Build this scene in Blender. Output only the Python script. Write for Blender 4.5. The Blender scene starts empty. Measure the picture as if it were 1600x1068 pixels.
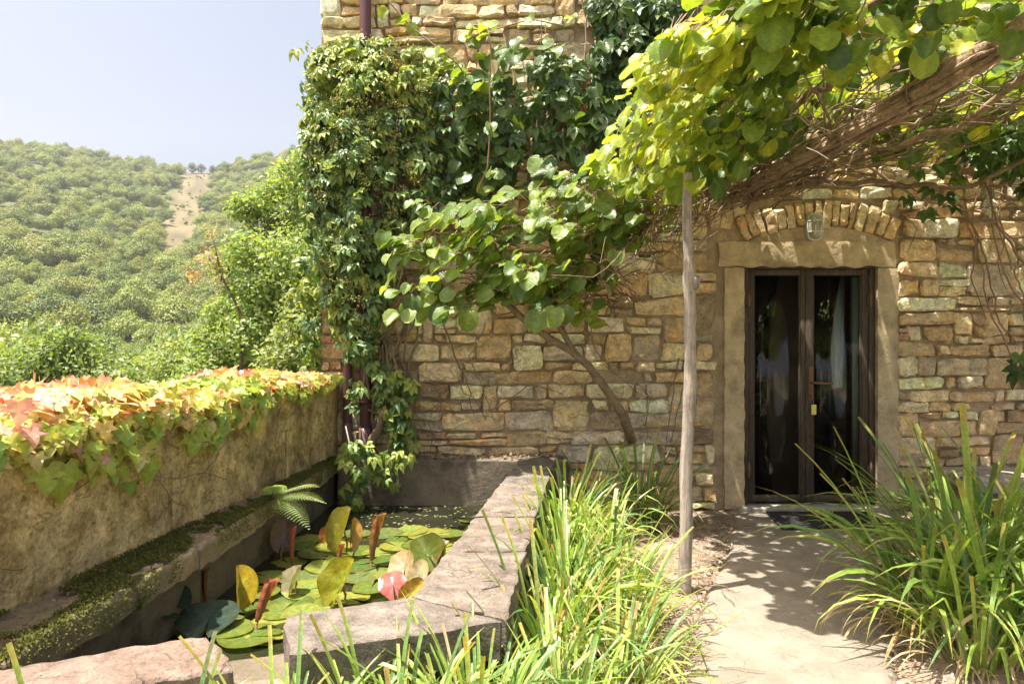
import bpy, math, random
import numpy as np
from mathutils import Vector, Matrix, noise as mnoise

random.seed(7)
rng = np.random.default_rng(7)
SC = bpy.context.scene
COL = SC.collection
PI = math.pi

# ------------------------------------------------------------------ camera
EYE = 1.37          # eye height above the path
FPX = 1067.0        # focal length in pixels of the 1600 px wide photograph
cam_d = bpy.data.cameras.new('camera')
cam_d.lens = 24.0
cam_d.sensor_width = 36.0
cam_d.clip_start = 0.05
cam_d.clip_end = 6000
cam = bpy.data.objects.new('camera', cam_d)
COL.objects.link(cam)
cam.location = (0, 0, EYE)
cam.rotation_euler = (math.radians(90), 0, 0)
SC.camera = cam

# ------------------------------------------------------------------ sky, sun, exposure
SUN_AZ = Vector((-0.93, -0.36, 0)).normalized()   # towards the sun, on the ground
SUN_EL = math.radians(72)
sun_dir = Vector((SUN_AZ.x * math.cos(SUN_EL), SUN_AZ.y * math.cos(SUN_EL), math.sin(SUN_EL)))
world = bpy.data.worlds.new('World')
SC.world = world
world.use_nodes = True
wn = world.node_tree.nodes
bg = wn['Background']
sky = wn.new('ShaderNodeTexSky')
sky.sky_type = 'NISHITA'
sky.sun_disc = False
sky.sun_elevation = SUN_EL
sky.sun_rotation = math.atan2(SUN_AZ.x, SUN_AZ.y)
sky.altitude = 300
sky.air_density = 1.0
sky.dust_density = 9.0
sky.ozone_density = 1.0
wm = wn.new('ShaderNodeMix'); wm.data_type = 'RGBA'; wm.blend_type = 'MULTIPLY'; wm.inputs[0].default_value = 1.0
wm.inputs[7].default_value = (1.03, 0.99, 0.96, 1)     # the photograph's warm white balance
world.node_tree.links.new(sky.outputs[0], wm.inputs[6])
world.node_tree.links.new(wm.outputs[2], bg.inputs['Color'])
bg.inputs['Strength'].default_value = 0.0565

sun_d = bpy.data.lights.new('sun', 'SUN')
sun_d.energy = 3.05
sun_d.angle = math.radians(0.53)
sun_d.color = (1.0, 0.945, 0.84)
sun = bpy.data.objects.new('sun', sun_d)
COL.objects.link(sun)
sun.rotation_euler = (-sun_dir).to_track_quat('-Z', 'Y').to_euler()
sun.location = sun_dir * 30

SC.view_settings.view_transform = 'Standard'
SC.view_settings.look = 'None'
SC.view_settings.gamma = 1.0
SC.view_settings.use_curve_mapping = False
SC.view_settings.exposure = 2.14
SC.render.engine = 'CYCLES'
SC.cycles.max_bounces = 10
SC.cycles.diffuse_bounces = 5
SC.cycles.transparent_max_bounces = 8

# ------------------------------------------------------------------ helpers
def P(u, v, Y):
    """the point at distance Y behind pixel (u, v) of the photograph"""
    return np.array([(u - 800) / FPX * Y, Y, EYE - (v - 534) / FPX * Y])

def PZ(u, v, z):
    Y = (EYE - z) * FPX / (v - 534)
    return np.array([(u - 800) / FPX * Y, Y, z])

def nz(p, s=1.0, o=0.0):
    return mnoise.noise(Vector((p[0] * s + o, p[1] * s - o, p[2] * s + 2 * o)))

def unit(v):
    v = np.asarray(v, float)
    return v / (np.linalg.norm(v) + 1e-9)

class Geo:
    """collects polygons, then links them as one mesh object"""
    def __init__(s):
        s.V = []; s.L = []; s.S = []; s.C = []; s.n = 0
    def add(s, V, loops, sizes, col=(1, 1, 1)):
        V = np.asarray(V, np.float32)
        s.V.append(V)
        s.L.append(np.asarray(loops, np.int32) + s.n)
        s.S.append(np.asarray(sizes, np.int32))
        c = np.asarray(col, np.float32)
        if c.ndim == 1:
            c = np.tile(c, (len(V), 1))
        if c.shape[1] == 3: c = np.concatenate([c, np.ones((len(c), 1), np.float32)], 1)
        s.C.append(c)
        s.n += len(V)
        return s
    def faces(s, V, F, col=(1, 1, 1)):
        return s.add(V, [i for f in F for i in f], [len(f) for f in F], col)
    def mesh(s, name, mat, smooth=True, origin=(0, 0, 0)):
        V = np.concatenate(s.V) - np.asarray(origin, np.float32)
        L = np.concatenate(s.L); S = np.concatenate(s.S); C = np.concatenate(s.C)
        me = bpy.data.meshes.new(name)
        me.vertices.add(len(V)); me.vertices.foreach_set('co', V.astype(np.float32).ravel())
        me.loops.add(len(L)); me.loops.foreach_set('vertex_index', L)
        me.polygons.add(len(S))
        st = np.zeros(len(S), np.int32); st[1:] = np.cumsum(S)[:-1]
        me.polygons.foreach_set('loop_start', st)
        me.polygons.foreach_set('use_smooth', np.full(len(S), smooth, bool))
        me.update(calc_edges=True)
        a = me.color_attributes.new('tint', 'FLOAT_COLOR', 'POINT')
        rgba = C
        a.data.foreach_set('color', rgba.ravel())
        me.materials.append(mat)
        me.validate()
        return me
    # ---- shapes
    def box(s, lo, hi, col=(1, 1, 1)):
        x0, y0, z0 = lo; x1, y1, z1 = hi
        V = [(x0, y0, z0), (x1, y0, z0), (x1, y1, z0), (x0, y1, z0), (x0, y0, z1), (x1, y0, z1), (x1, y1, z1), (x0, y1, z1)]
        F = [(0, 3, 2, 1), (4, 5, 6, 7), (0, 1, 5, 4), (1, 2, 6, 5), (2, 3, 7, 6), (3, 0, 4, 7)]
        return s.faces(V, F, col)
    def bbox(s, lo, hi, b=0.006, col=(1, 1, 1)):
        """a box with chamfered edges"""
        lo = np.array(lo, float); hi = np.array(hi, float)
        V = []; idx = {}
        for cx in (0, 1):
            for cy in (0, 1):
                for cz in (0, 1):
                    c = np.where(np.array([cx, cy, cz]) == 1, hi, lo)
                    d = np.where(np.array([cx, cy, cz]) == 1, -1, 1)
                    for ax in range(3):
                        p = c + d * b; p[ax] = c[ax]
                        idx[(cx, cy, cz, ax)] = len(V); V.append(p)
        F = []
        for ax in range(3):
            o = [a for a in range(3) if a != ax]
            for sd in (0, 1):
                q = []
                for a, bb in ((0, 0), (1, 0), (1, 1), (0, 1)):
                    k = [0, 0, 0]; k[ax] = sd; k[o[0]] = a; k[o[1]] = bb
                    q.append(idx[tuple(k) + (ax,)])
                F.append(tuple(q))
            for a in (0, 1):
                for bb in (0, 1):
                    k0 = [0, 0, 0]; k0[ax] = 0; k0[o[0]] = a; k0[o[1]] = bb
                    k1 = list(k0); k1[ax] = 1
                    F.append((idx[tuple(k0) + (o[0],)], idx[tuple(k1) + (o[0],)], idx[tuple(k1) + (o[1],)], idx[tuple(k0) + (o[1],)]))
        for cx in (0, 1):
            for cy in (0, 1):
                for cz in (0, 1):
                    F.append(tuple(idx[(cx, cy, cz, a)] for a in range(3)))
        # orient outward
        Va = np.array(V); cen = (lo + hi) / 2; G = []
        for f in F:
            p = Va[list(f)]; n = np.cross(p[1] - p[0], p[2] - p[0])
            G.append(f if np.dot(n, p.mean(0) - cen) > 0 else f[::-1])
        return s.faces(V, G, col)
    def tube(s, pts, rad, k=6, col=(1, 1, 1), caps=True, rough=0.0):
        pts = np.asarray(pts, float); n = len(pts)
        rad = np.broadcast_to(np.asarray(rad, float), (n,))
        t = np.gradient(pts, axis=0)
        t /= np.linalg.norm(t, axis=1, keepdims=True) + 1e-9
        ref = np.array([0.13, 0.31, 0.94]) if abs(t[:, 2]).mean() < 0.8 else np.array([0.97, 0.2, 0.1])
        a = np.cross(t, ref); a /= np.linalg.norm(a, axis=1, keepdims=True) + 1e-9
        b = np.cross(t, a)
        th = np.arange(k) * 2 * PI / k
        R = rad[:, None] * (1 + rough * rng.normal(0, 1, (n, k))) if rough else np.repeat(rad[:, None], k, 1)
        V = pts[:, None, :] + R[:, :, None] * (np.cos(th)[None, :, None] * a[:, None, :] + np.sin(th)[None, :, None] * b[:, None, :])
        V = V.reshape(-1, 3)
        i = np.arange(n - 1)[:, None] * k; j = np.arange(k)[None, :]; j2 = (j + 1) % k
        F = np.stack([i + j, i + j2, i + k + j2, i + k + j], -1).reshape(-1)
        sizes = [4] * ((n - 1) * k)
        loops = list(F)
        if caps:
            loops += list(range(k))[::-1]; sizes.append(k)
            loops += list(range((n - 1) * k, n * k)); sizes.append(k)
        return s.add(V, loops, sizes, col)
    def grid(s, X, col=(1, 1, 1), flip=False):
        """X: (m, n, 3) array of points"""
        m, n, _ = X.shape
        i = np.arange(m - 1)[:, None] * n; j = np.arange(n - 1)[None, :]
        q = [i + j, i + j + 1, i + n + j + 1, i + n + j]
        if flip: q = q[::-1]
        F = np.stack(q, -1).reshape(-1)
        c = np.asarray(col, float)
        if c.ndim == 3: c = c.reshape(-1, c.shape[-1])
        return s.add(X.reshape(-1, 3), F, [4] * ((m - 1) * (n - 1)), c)

def link(o, parent=None, at=None):
    COL.objects.link(o)
    if parent is not None:
        o.parent = parent
        if at is not None:
            o.location = Vector(at) - parent.location
    elif at is not None:
        o.location = at
    return o

def obj(name, geo, mat, parent=None, smooth=True, at=None, kind=None, label=None):
    """one mesh object; its origin stands at `at` (world), by default at the parent's origin"""
    if at is None:
        at = tuple(parent_world(parent)) if parent is not None else (0, 0, 0)
    me = geo.mesh(name, mat, smooth, at)
    o = bpy.data.objects.new(name, me)
    COL.objects.link(o)
    if parent is not None:
        o.parent = parent
        o.location = Vector(at) - parent_world(parent)
    else:
        o.location = at
    if kind: o['kind'] = kind
    if label: o['label'] = label
    return o

def parent_world(o):
    v = Vector(o.location)
    while o.parent is not None:
        o = o.parent; v = v + Vector(o.location)
    return v

def thing(name, label, cat, loc=(0, 0, 0), group=None):
    o = bpy.data.objects.new(name, None)
    o.empty_display_size = 0.1
    COL.objects.link(o)
    o.location = loc
    tag(o, label, cat, group)
    return o

def tag(o, label, cat, group=None):
    o['label'] = label; o['category'] = cat
    if group: o['group'] = group
    return o

# ------------------------------------------------------------------ materials
def new_mat(name):
    m = bpy.data.materials.new(name); m.use_nodes = True
    t = m.node_tree
    return m, t, t.nodes, t.links, t.nodes['Principled BSDF']

def _pos(N):
    return N.new('ShaderNodeNewGeometry').outputs['Position']

def _noise(N, L, vec, scale, detail=4, rough=0.6, stretch=None):
    n = N.new('ShaderNodeTexNoise')
    n.inputs['Scale'].default_value = scale; n.inputs['Detail'].default_value = detail; n.inputs['Roughness'].default_value = rough
    if stretch:
        mp = N.new('ShaderNodeMapping'); mp.inputs['Scale'].default_value = stretch
        L.new(vec, mp.inputs['Vector']); vec = mp.outputs[0]
    L.new(vec, n.inputs['Vector'])
    return n.outputs['Fac']

def _ramp(N, L, fac, p0, c0, p1, c1):
    r = N.new('ShaderNodeValToRGB')
    r.color_ramp.elements[0].position = p0; r.color_ramp.elements[1].position = p1
    r.color_ramp.elements[0].color = tuple(c0) + (1,) if not isinstance(c0, (int, float)) else (c0, c0, c0, 1)
    r.color_ramp.elements[1].color = tuple(c1) + (1,) if not isinstance(c1, (int, float)) else (c1, c1, c1, 1)
    L.new(fac, r.inputs['Fac'])
    return r.outputs['Color']

def _mix(N, L, fac, a, b, mode='MIX'):
    m = N.new('ShaderNodeMix'); m.data_type = 'RGBA'; m.blend_type = mode
    for s, x in ((m.inputs[0], fac), (m.inputs[6], a), (m.inputs[7], b)):
        if isinstance(x, (int, float)): s.default_value = x if s.type == 'VALUE' else (x, x, x, 1)
        elif isinstance(x, tuple): s.default_value = x + (1,)
        else: L.new(x, s)
    return m.outputs[2]

def _bump(N, L, h, strength, dist=0.02, prev=None):
    b = N.new('ShaderNodeBump'); b.inputs['Strength'].default_value = strength; b.inputs['Distance'].default_value = dist
    L.new(h, b.inputs['Height'])
    if prev is not None: L.new(prev, b.inputs['Normal'])
    return b.outputs['Normal']

def rock_mat(name, fine=60, coarse=9, amt=0.35, bump=0.6, stain=None, stain_amt=0.5, stain_scale=5, rough=0.92, lichen=None, stretch=None, patch=None, cracks=0.0, pits=0.0):
    """tinted mineral surface: colour grain at two scales, stains, relief"""
    m, t, N, L, B = new_mat(name)
    pos = _pos(N)
    at = N.new('ShaderNodeAttribute'); at.attribute_name = 'tint'
    c = at.outputs['Color']
    nf = _noise(N, L, pos, fine, 5, 0.7, stretch); nc = _noise(N, L, pos, coarse, 5, 0.65, stretch)
    c = _mix(N, L, 1.0, c, _ramp(N, L, nc, 0.28, 1 - amt, 0.72, 1 + amt), 'MULTIPLY')
    c = _mix(N, L, 1.0, c, _ramp(N, L, nf, 0.3, 1 - amt * 0.7, 0.7, 1 + amt * 0.6), 'MULTIPLY')
    if stain:
        ns = _noise(N, L, pos, stain_scale, 6, 0.7)
        f = _ramp(N, L, ns, 0.5, 0.0, 0.68, stain_amt)
        c = _mix(N, L, f, c, stain)
    if lichen:
        nl = _noise(N, L, pos, 14, 6, 0.75)
        f = _ramp(N, L, nl, 0.58, 0.0, 0.66, 0.75)
        c = _mix(N, L, f, c, lichen)
    if patch:
        for (pc, sc_, lo, hi, am) in patch:
            c = _mix(N, L, _ramp(N, L, _noise(N, L, pos, sc_, 5, 0.7), lo, 0.0, hi, am), c, pc, 'MULTIPLY')
    hcr = None
    if cracks:
        mp = N.new('ShaderNodeMapping'); mp.inputs['Scale'].default_value = (1, 1, 1.9)
        dn = N.new('ShaderNodeTexNoise'); dn.inputs['Scale'].default_value = 7; dn.inputs['Detail'].default_value = 4
        L.new(pos, dn.inputs['Vector'])
        dm = N.new('ShaderNodeMix'); dm.data_type = 'RGBA'; dm.blend_type = 'ADD'; dm.inputs[0].default_value = .16
        L.new(pos, dm.inputs[6]); L.new(dn.outputs['Color'], dm.inputs[7])
        L.new(dm.outputs[2], mp.inputs['Vector'])
        vo = N.new('ShaderNodeTexVoronoi'); vo.feature = 'DISTANCE_TO_EDGE'; vo.inputs['Scale'].default_value = 6.5
        L.new(mp.outputs[0], vo.inputs['Vector'])
        ln = _ramp(N, L, vo.outputs['Distance'], .008, 1.0, .03, 0.0)
        gate = _ramp(N, L, _noise(N, L, pos, 4.3, 3, .5), .46, 0.0, .58, cracks)
        f = _mix(N, L, 1.0, ln, gate, 'MULTIPLY')
        c = _mix(N, L, f, c, (.07, .05, .03)); hcr = f
    if pits:
        f = _ramp(N, L, _noise(N, L, pos, 34, 5, .75), .58, 0.0, .66, pits)
        c = _mix(N, L, f, c, (.10, .075, .045))
    L.new(c, B.inputs['Base Color'])
    B.inputs['Roughness'].default_value = rough
    B.inputs['Specular IOR Level'].default_value = 0.25
    h1 = _bump(N, L, nc, bump, 0.03)
    if hcr is not None:
        b = N.new('ShaderNodeBump'); b.invert = True; b.inputs['Strength'].default_value = .8; b.inputs['Distance'].default_value = .01
        L.new(hcr, b.inputs['Height']); L.new(h1, b.inputs['Normal']); h1 = b.outputs['Normal']
    L.new(_bump(N, L, nf, bump * 0.7, 0.008, h1), B.inputs['Normal'])
    return m

def leaf_mat(name, rough=0.42, trans=0.35, under=1.35, tcol=(1.5, 1.45, 0.45), spec=0.5, veins=0.0, margin=None):
    m, t, N, L, B = new_mat(name)
    pos = _pos(N)
    at = N.new('ShaderNodeAttribute'); at.attribute_name = 'tint'
    n = _noise(N, L, pos, 45, 3, 0.6)
    c = _mix(N, L, 1.0, at.outputs['Color'], _ramp(N, L, n, 0.3, 0.8, 0.7, 1.2), 'MULTIPLY')
    hv = n
    if veins:
        w = N.new('ShaderNodeMath'); w.operation = 'MULTIPLY'; w.inputs[1].default_value = 46.0; L.new(at.outputs['Alpha'], w.inputs[0])
        sn = N.new('ShaderNodeMath'); sn.operation = 'SINE'; L.new(w.outputs[0], sn.inputs[0])
        mr = N.new('ShaderNodeMapRange'); mr.inputs[1].default_value = .72; mr.inputs[2].default_value = 1.0; L.new(sn.outputs[0], mr.inputs[0])
        c = _mix(N, L, mr.outputs[0], c, _mix(N, L, 1.0, c, (1 + veins, 1 + veins, 1 + veins), 'MULTIPLY'))
        hv = mr.outputs[0]
        ns = _noise(N, L, pos, 120, 2, .5)
        c = _mix(N, L, _ramp(N, L, ns, .72, 0.0, .78, .5), c, (.16, .10, .04))
    if margin:
        nm = _noise(N, L, pos, 16, 4, .6)
        ad = N.new('ShaderNodeMath'); ad.operation = 'ADD'; L.new(at.outputs['Alpha'], ad.inputs[0]); L.new(nm, ad.inputs[1])
        c = _mix(N, L, _ramp(N, L, ad.outputs[0], .85, 0.0, 1.4, .75), c, _mix(N, L, 1.0, c, margin, 'MULTIPLY'))
    geo = N.new('ShaderNodeNewGeometry')
    pale = _mix(N, L, 1.0, c, (under, under, under * 1.1), 'MULTIPLY')
    c2 = _mix(N, L, geo.outputs['Backfacing'], c, pale)
    L.new(c2, B.inputs['Base Color'])
    B.inputs['Roughness'].default_value = rough
    B.inputs['Specular IOR Level'].default_value = spec
    L.new(_bump(N, L, n, 0.3, 0.012, _bump(N, L, hv, 0.25, 0.006) if veins else None), B.inputs['Normal'])
    tr = N.new('ShaderNodeBsdfTranslucent')
    L.new(_mix(N, L, 1.0, c, tcol, 'MULTIPLY'), tr.inputs['Color'])
    ms = N.new('ShaderNodeMixShader'); ms.inputs[0].default_value = trans
    L.new(B.outputs[0], ms.inputs[1]); L.new(tr.outputs[0], ms.inputs[2])
    L.new(ms.outputs[0], N['Material Output'].inputs['Surface'])
    return m

def plain_mat(name, rough=0.6, metal=0.0, fine=80, amt=0.2, bump=0.15, rust=None, spec=0.4, stretch=None, rust_lo=0.5, rust_hi=0.6):
    m, t, N, L, B = new_mat(name)
    pos = _pos(N)
    at = N.new('ShaderNodeAttribute'); at.attribute_name = 'tint'
    n = _noise(N, L, pos, fine, 4, 0.6, stretch)
    c = _mix(N, L, 1.0, at.outputs['Color'], _ramp(N, L, n, 0.3, 1 - amt, 0.7, 1 + amt), 'MULTIPLY')
    if rust:
        nr = _noise(N, L, pos, 26, 6, 0.75, stretch)
        c = _mix(N, L, _ramp(N, L, nr, rust_lo, 0.0, rust_hi, 0.85), c, rust)
    L.new(c, B.inputs['Base Color'])
    B.inputs['Roughness'].default_value = rough; B.inputs['Metallic'].default_value = metal
    B.inputs['Specular IOR Level'].default_value = spec
    L.new(_bump(N, L, n, bump, 0.01), B.inputs['Normal'])
    return m

M = {}
M['stone'] = rock_mat('stone', 85, 16, 0.40, 1.0, (0.2, 0.15, 0.09), 0.35, 7, patch=[((1.10, .86, .60), 5, .5, .64, .8), ((.90, .88, .88), 6.3, .52, .66, .8)], cracks=.32, pits=.42)
M['mortar'] = rock_mat('mortar', 90, 7, 0.35, 1.0, (0.2, 0.15, 0.1), 0.6, 4)
M['dressed'] = rock_mat('dressed_stone', 110, 7, 0.28, 0.8, (0.17, 0.135, 0.085), 0.55, 4)
M['render'] = rock_mat('old_render', 60, 5, 0.5, 1.0, (0.10, 0.07, 0.03), 0.8, 2.2, lichen=(0.27, 0.235, 0.055), patch=[((.55, .50, .38), 7, .48, .6, .8)], cracks=.35, pits=.7)
M['slab'] = rock_mat('slab_stone', 120, 9, 0.48, 1.0, (0.30, 0.255, 0.215), 0.7, 11, lichen=(0.11, 0.09, 0.07), cracks=.4, pits=.45)
M['basin'] = rock_mat('basin_cement', 85, 5, 0.35, 0.8, (0.03, 0.028, 0.02), 0.8, 3)
M['ledge'] = rock_mat('ledge_stone', 60, 6, 0.35, 0.8, (0.06, 0.085, 0.015), 0.95, 3.0)
M['path'] = rock_mat('path_cement', 120, 3.5, 0.22, 0.5, (0.18, 0.145, 0.105), 0.65, 2.6, rough=0.95, cracks=.22, pits=.15)
M['soil'] = rock_mat('soil', 70, 6, 0.4, 1.0, (0.09, 0.062, 0.04), 0.7, 7)
M['bark'] = rock_mat('vine_bark', 70, 14, 0.4, 0.9, (0.1, 0.07, 0.045), 0.5, 12, stretch=(1, 1, 1))
M['post'] = rock_mat('weathered_wood', 60, 10, 0.4, 1.0, (0.13, 0.1, 0.085), 0.55, 16, stretch=(3.2, 3.2, 0.22))
M['stem'] = plain_mat('stem', 0.75, fine=40, amt=0.3)
M['kiwi'] = leaf_mat('broad_leaf', 0.34, 0.48, 1.3, (1.8, 1.6, 0.4), veins=.2)
M['creeper'] = leaf_mat('creeper_leaf', 0.4, 0.28)
M['ivy'] = leaf_mat('autumn_leaf', 0.45, 0.36, 1.1, (1.3, 1.2, 0.8), margin=(1.06, .86, .9))
M['strap'] = leaf_mat('strap_leaf', 0.38, 0.32, 1.1, (1.35, 1.4, 0.5), margin=(1.3, .72, .8))
M['lily'] = leaf_mat('lily_leaf', 0.22, 0.28, 1.0, (1.25, 1.25, 0.5), 0.6, margin=(1.1, .88, .7))
M['tree'] = leaf_mat('tree_leaf', 0.5, 0.45)
M['forest'] = leaf_mat('forest_leaf', 0.6, 0.22)
M['fern'] = leaf_mat('fern_leaf', 0.5, 0.3)
M['moss'] = leaf_mat('moss', 0.8, 0.2, 1.0, (1.2, 1.2, 0.6), 0.1)
M['frame'] = plain_mat('flaking_dark_paint', 0.65, 0.0, 60, 0.3, 0.5, rust=(0.16, 0.11, 0.07), stretch=(2.2, 2.2, 0.25), rust_lo=0.56, rust_hi=0.62)
M['rust'] = plain_mat('rusty_iron', 0.7, 0.35, 70, 0.4, 0.4, rust=(0.2, 0.09, 0.03), rust_lo=0.42, rust_hi=0.6)
M['pipe'] = plain_mat('pipe_paint', 0.4, 0.0, 30, 0.12, 0.05)
M['grey_metal'] = plain_mat('grey_cast_metal', 0.5, 0.3, 60, 0.15, 0.1)
M['matte'] = plain_mat('matte', 0.85, 0.0, 60, 0.12, 0.1)
M['rubber'] = plain_mat('mat_rubber', 0.85, 0.0, 220, 0.4, 0.8, spec=0.2)

def glass_mat(name, refl=0.05, rough=0.01, tint=(0.9, 0.92, 0.9)):
    m, t, N, L, B = new_mat(name)
    tr = N.new('ShaderNodeBsdfTransparent'); tr.inputs['Color'].default_value = tint + (1,)
    gl = N.new('ShaderNodeBsdfGlossy'); gl.inputs['Roughness'].default_value = rough
    lw = N.new('ShaderNodeFresnel'); lw.inputs['IOR'].default_value = 1.5
    ms = N.new('ShaderNodeMixShader')
    L.new(lw.outputs[0], ms.inputs[0]); L.new(tr.outputs[0], ms.inputs[1]); L.new(gl.outputs[0], ms.inputs[2])
    L.new(ms.outputs[0], N['Material Output'].inputs['Surface'])
    return m
M['glass'] = glass_mat('window_glass')

def water_mat():
    m, t, N, L, B = new_mat('pond_water')
    pos = _pos(N)
    n = _noise(N, L, pos, 5, 3, 0.5)
    c = _ramp(N, L, n, 0.3, (0.012, 0.014, 0.008), 0.7, (0.03, 0.03, 0.016))
    L.new(c, B.inputs['Base Color'])
    B.inputs['Roughness'].default_value = 0.0565
    B.inputs['IOR'].default_value = 1.33
    L.new(_bump(N, L, _noise(N, L, pos, 9, 2, 0.5), 0.06, 0.02), B.inputs['Normal'])
    return m
M['water'] = water_mat()

# ------------------------------------------------------------------ leaf prototypes (unit length, stem at 0, tip to +Y, face to +Z)
def tri_quads(V, F, shade):
    return (np.array(V, float), np.array([i for f in F for i in f], np.int32), np.array([len(f) for f in F], np.int32), np.array(shade, float))

def proto_broad(fold, curl, wav, seed):
    r = np.random.default_rng(seed)
    rows = [(-0.07, .20), (0.03, .40), (0.22, .50), (0.48, .53), (0.72, .46), (0.89, .27), (0.97, .06)]
    V = []; sh = []
    for k, (t, w) in enumerate(rows):
        z0 = -curl * max(t, 0) ** 2
        for sx in (-1, -.5, 0, .5, 1):
            tt = t
            if k == 0 and sx == 0: tt = 0.03
            if k == 0 and abs(sx) == .5: tt = -.05
            V.append((sx * w, tt, z0 + fold * abs(sx) * w + wav * r.normal() * abs(sx)))
            sh.append(1.28 if sx == 0 else (0.95 if abs(sx) == .5 else 1.02))
    F = []
    for k in range(len(rows) - 1):
        for c in range(4):
            a = k * 5 + c
            F.append((a, a + 1, a + 6, a + 5))
    return tri_quads(V, F, sh)

def proto_palm(droop, seed):
    r = np.random.default_rng(seed)
    V = []; F = []; sh = []
    for ang, ln in ((0, 1.0), (42, .9), (-42, .9), (88, .66), (-88, .66)):
        a = math.radians(ang + r.normal() * 6); w = 0.20 * ln ** .5
        d = np.array([math.sin(a), math.cos(a)]); p = np.array([d[1], -d[0]])
        b = len(V)
        f = 0.07 + .04 * r.random()
        def pt(t, s, z): q = d * t * ln * .62 + p * s; return (q[0], q[1] + .25, z - droop * (t * ln) ** 2)
        V += [pt(.06, 0, 0), pt(.38, -w * .8, f), pt(.4, 0, 0), pt(.38, w * .8, f), pt(.68, -w * .72, f), pt(.7, 0, -.01), pt(.68, w * .72, f), pt(1.0, 0, -.04)]
        sh += [1.2, 1, 1.2, 1, 1, 1.15, 1, 1]
        F += [(b, b + 2, b + 1), (b, b + 3, b + 2), (b + 1, b + 2, b + 5, b + 4), (b + 2, b + 3, b + 6, b + 5), (b + 4, b + 5, b + 7), (b + 5, b + 6, b + 7)]
    return tri_quads(V, F, sh)

def proto_lobed(fold, curl, seed):
    r = np.random.default_rng(seed)
    half = [(0.06, -.02), (.26, -.15), (.54, -.08), (.45, .15), (.73, .40), (.39, .43), (.31, .58), (.25, .72), (.10, .92)]
    V = [(0, 0, 0), (0, .45, 0), (0, 1.05, 0)]; sh = [1.15, 1.15, 1.0]
    F = []
    for sx in (1, -1):
        b = len(V)
        for x, y in half:
            x *= 1 + .06 * r.normal()
            V.append((sx * x, y + .02 * r.normal(), fold * abs(x) - curl * (x * x + max(y, 0) ** 2) + .02 * r.normal()))
            sh.append(1.0)
        fs = [(0, b, b + 1), (0, b + 1, b + 2), (0, b + 2, b + 3, 1), (1, b + 3, b + 4), (1, b + 4, b + 5), (1, b + 5, b + 6), (1, b + 6, b + 7), (1, b + 7, b + 8), (1, b + 8, 2)]
        F += fs if sx == 1 else [f[::-1] for f in fs]
    V[1] = (0, .45, -curl * .2); V[2] = (0, 1.05, -curl * 1.1)
    return tri_quads(V, F, sh)

def proto_quad(seed):
    r = np.random.default_rng(seed)
    V = [(0, 0, 0), (.3, .4, .08), (0, 1, -.05), (-.3, .4, .08)]
    return tri_quads(V, [(0, 1, 2), (0, 2, 3)], [1, 1, 1, 1])

def proto_blade(l0, l1, kink, w, n=9, pw=1.6, cut=False, twist=0.0):
    V = []; sh = []; p = np.array([0., 0., 0.]); ds = 1.0 / (n - 1)
    for k in range(n):
        s = k / (n - 1)
        th = math.radians(l0 + (l1 - l0) * s ** pw + (kink[1] if kink and s > kink[0] else 0))
        if k: p = p + ds * np.array([0, math.sin(th), math.cos(th)])
        nrm = np.array([0, -math.cos(th), math.sin(th)])
        ww = w * min(1, (s + .25) * 2.2) * (1 - s ** 7 if not cut else 1) ** 1
        if not cut: ww *= min(1, (1 - s) * 3.2 + .04)
        tw = twist * s
        e = np.array([math.cos(tw), math.sin(tw) * math.cos(th), -math.sin(tw) * math.sin(th)])
        V += [tuple(p - e * ww / 2 + nrm * ww * .16), tuple(p), tuple(p + e * ww / 2 + nrm * ww * .16)]
        sh += [1.0, .86, 1.0]
    F = []
    for k in range(n - 1):
        for c in range(2):
            a = k * 3 + c
            F.append((a, a + 1, a + 4, a + 3))
    return tri_quads(V, F, sh)

PROTO = {}
for k in range(4): PROTO['broad%d' % k] = proto_broad([.15, .35, -.12, .55][k], [.15, .30, .45, .20][k], .045, 11 + k)
for k in range(3): PROTO['palm%d' % k] = proto_palm([.12, .3, .5][k], 31 + k)
for k in range(4): PROTO['lobed%d' % k] = proto_lobed([.25, .5, -.2, .4][k], [.25, .45, .6, .2][k], 51 + k)
PROTO['chip'] = proto_quad(1)
ALPHA = {}
for k, p in PROTO.items():
    if k.startswith('broad'): ALPHA[k] = p[0][:, 1] - .62 * np.abs(p[0][:, 0])
    if k.startswith('lobed'): ALPHA[k] = np.hypot(p[0][:, 0], p[0][:, 1] - .38)
_bl = [(3, 30, None, .023), (6, 60, None, .026), (8, 90, None, .027), (10, 120, None, .025), (12, 145, None, .022), (5, 20, (.55, 75), .025), (8, 40, (.65, 95), .026), (4, 16, None, .028), (6, 60, (.75, 60), .024), (10, 105, None, .028)]
for k, (a, b, kk, w) in enumerate(_bl): PROTO['blade%d' % k] = proto_blade(a, b, kk, w, twist=[0, .5, -.4, .7, -.6, 0, .3, -.2, .5, -.8][k], cut=k in (0, 7))
for k in range(len(_bl)): ALPHA['blade%d' % k] = np.repeat(np.linspace(0, 1, 9), 3) ** 5 * .75

def orient(n, t):
    n = unit(n); t = np.asarray(t, float); t = t - n * np.dot(n, t)
    if np.linalg.norm(t) < 1e-3: t = np.cross(n, (1, 0, .1))
    t = unit(t); x = np.cross(t, n)
    return np.column_stack([x, t, n])

def yaw_mat(a, tilt=0.0):
    c, s = math.cos(a), math.sin(a)
    R = np.array([[c, -s, 0], [s, c, 0], [0, 0, 1.]])
    ct, st = math.cos(tilt), math.sin(tilt)
    return R @ np.array([[1, 0, 0], [0, ct, st], [0, -st, ct]])

def tinted(pr, sh, col):
    a = ALPHA.get(pr, np.ones(len(sh)))
    return np.concatenate([sh[:, None] * np.asarray(col)[None, :], a[:, None]], 1)

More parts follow.
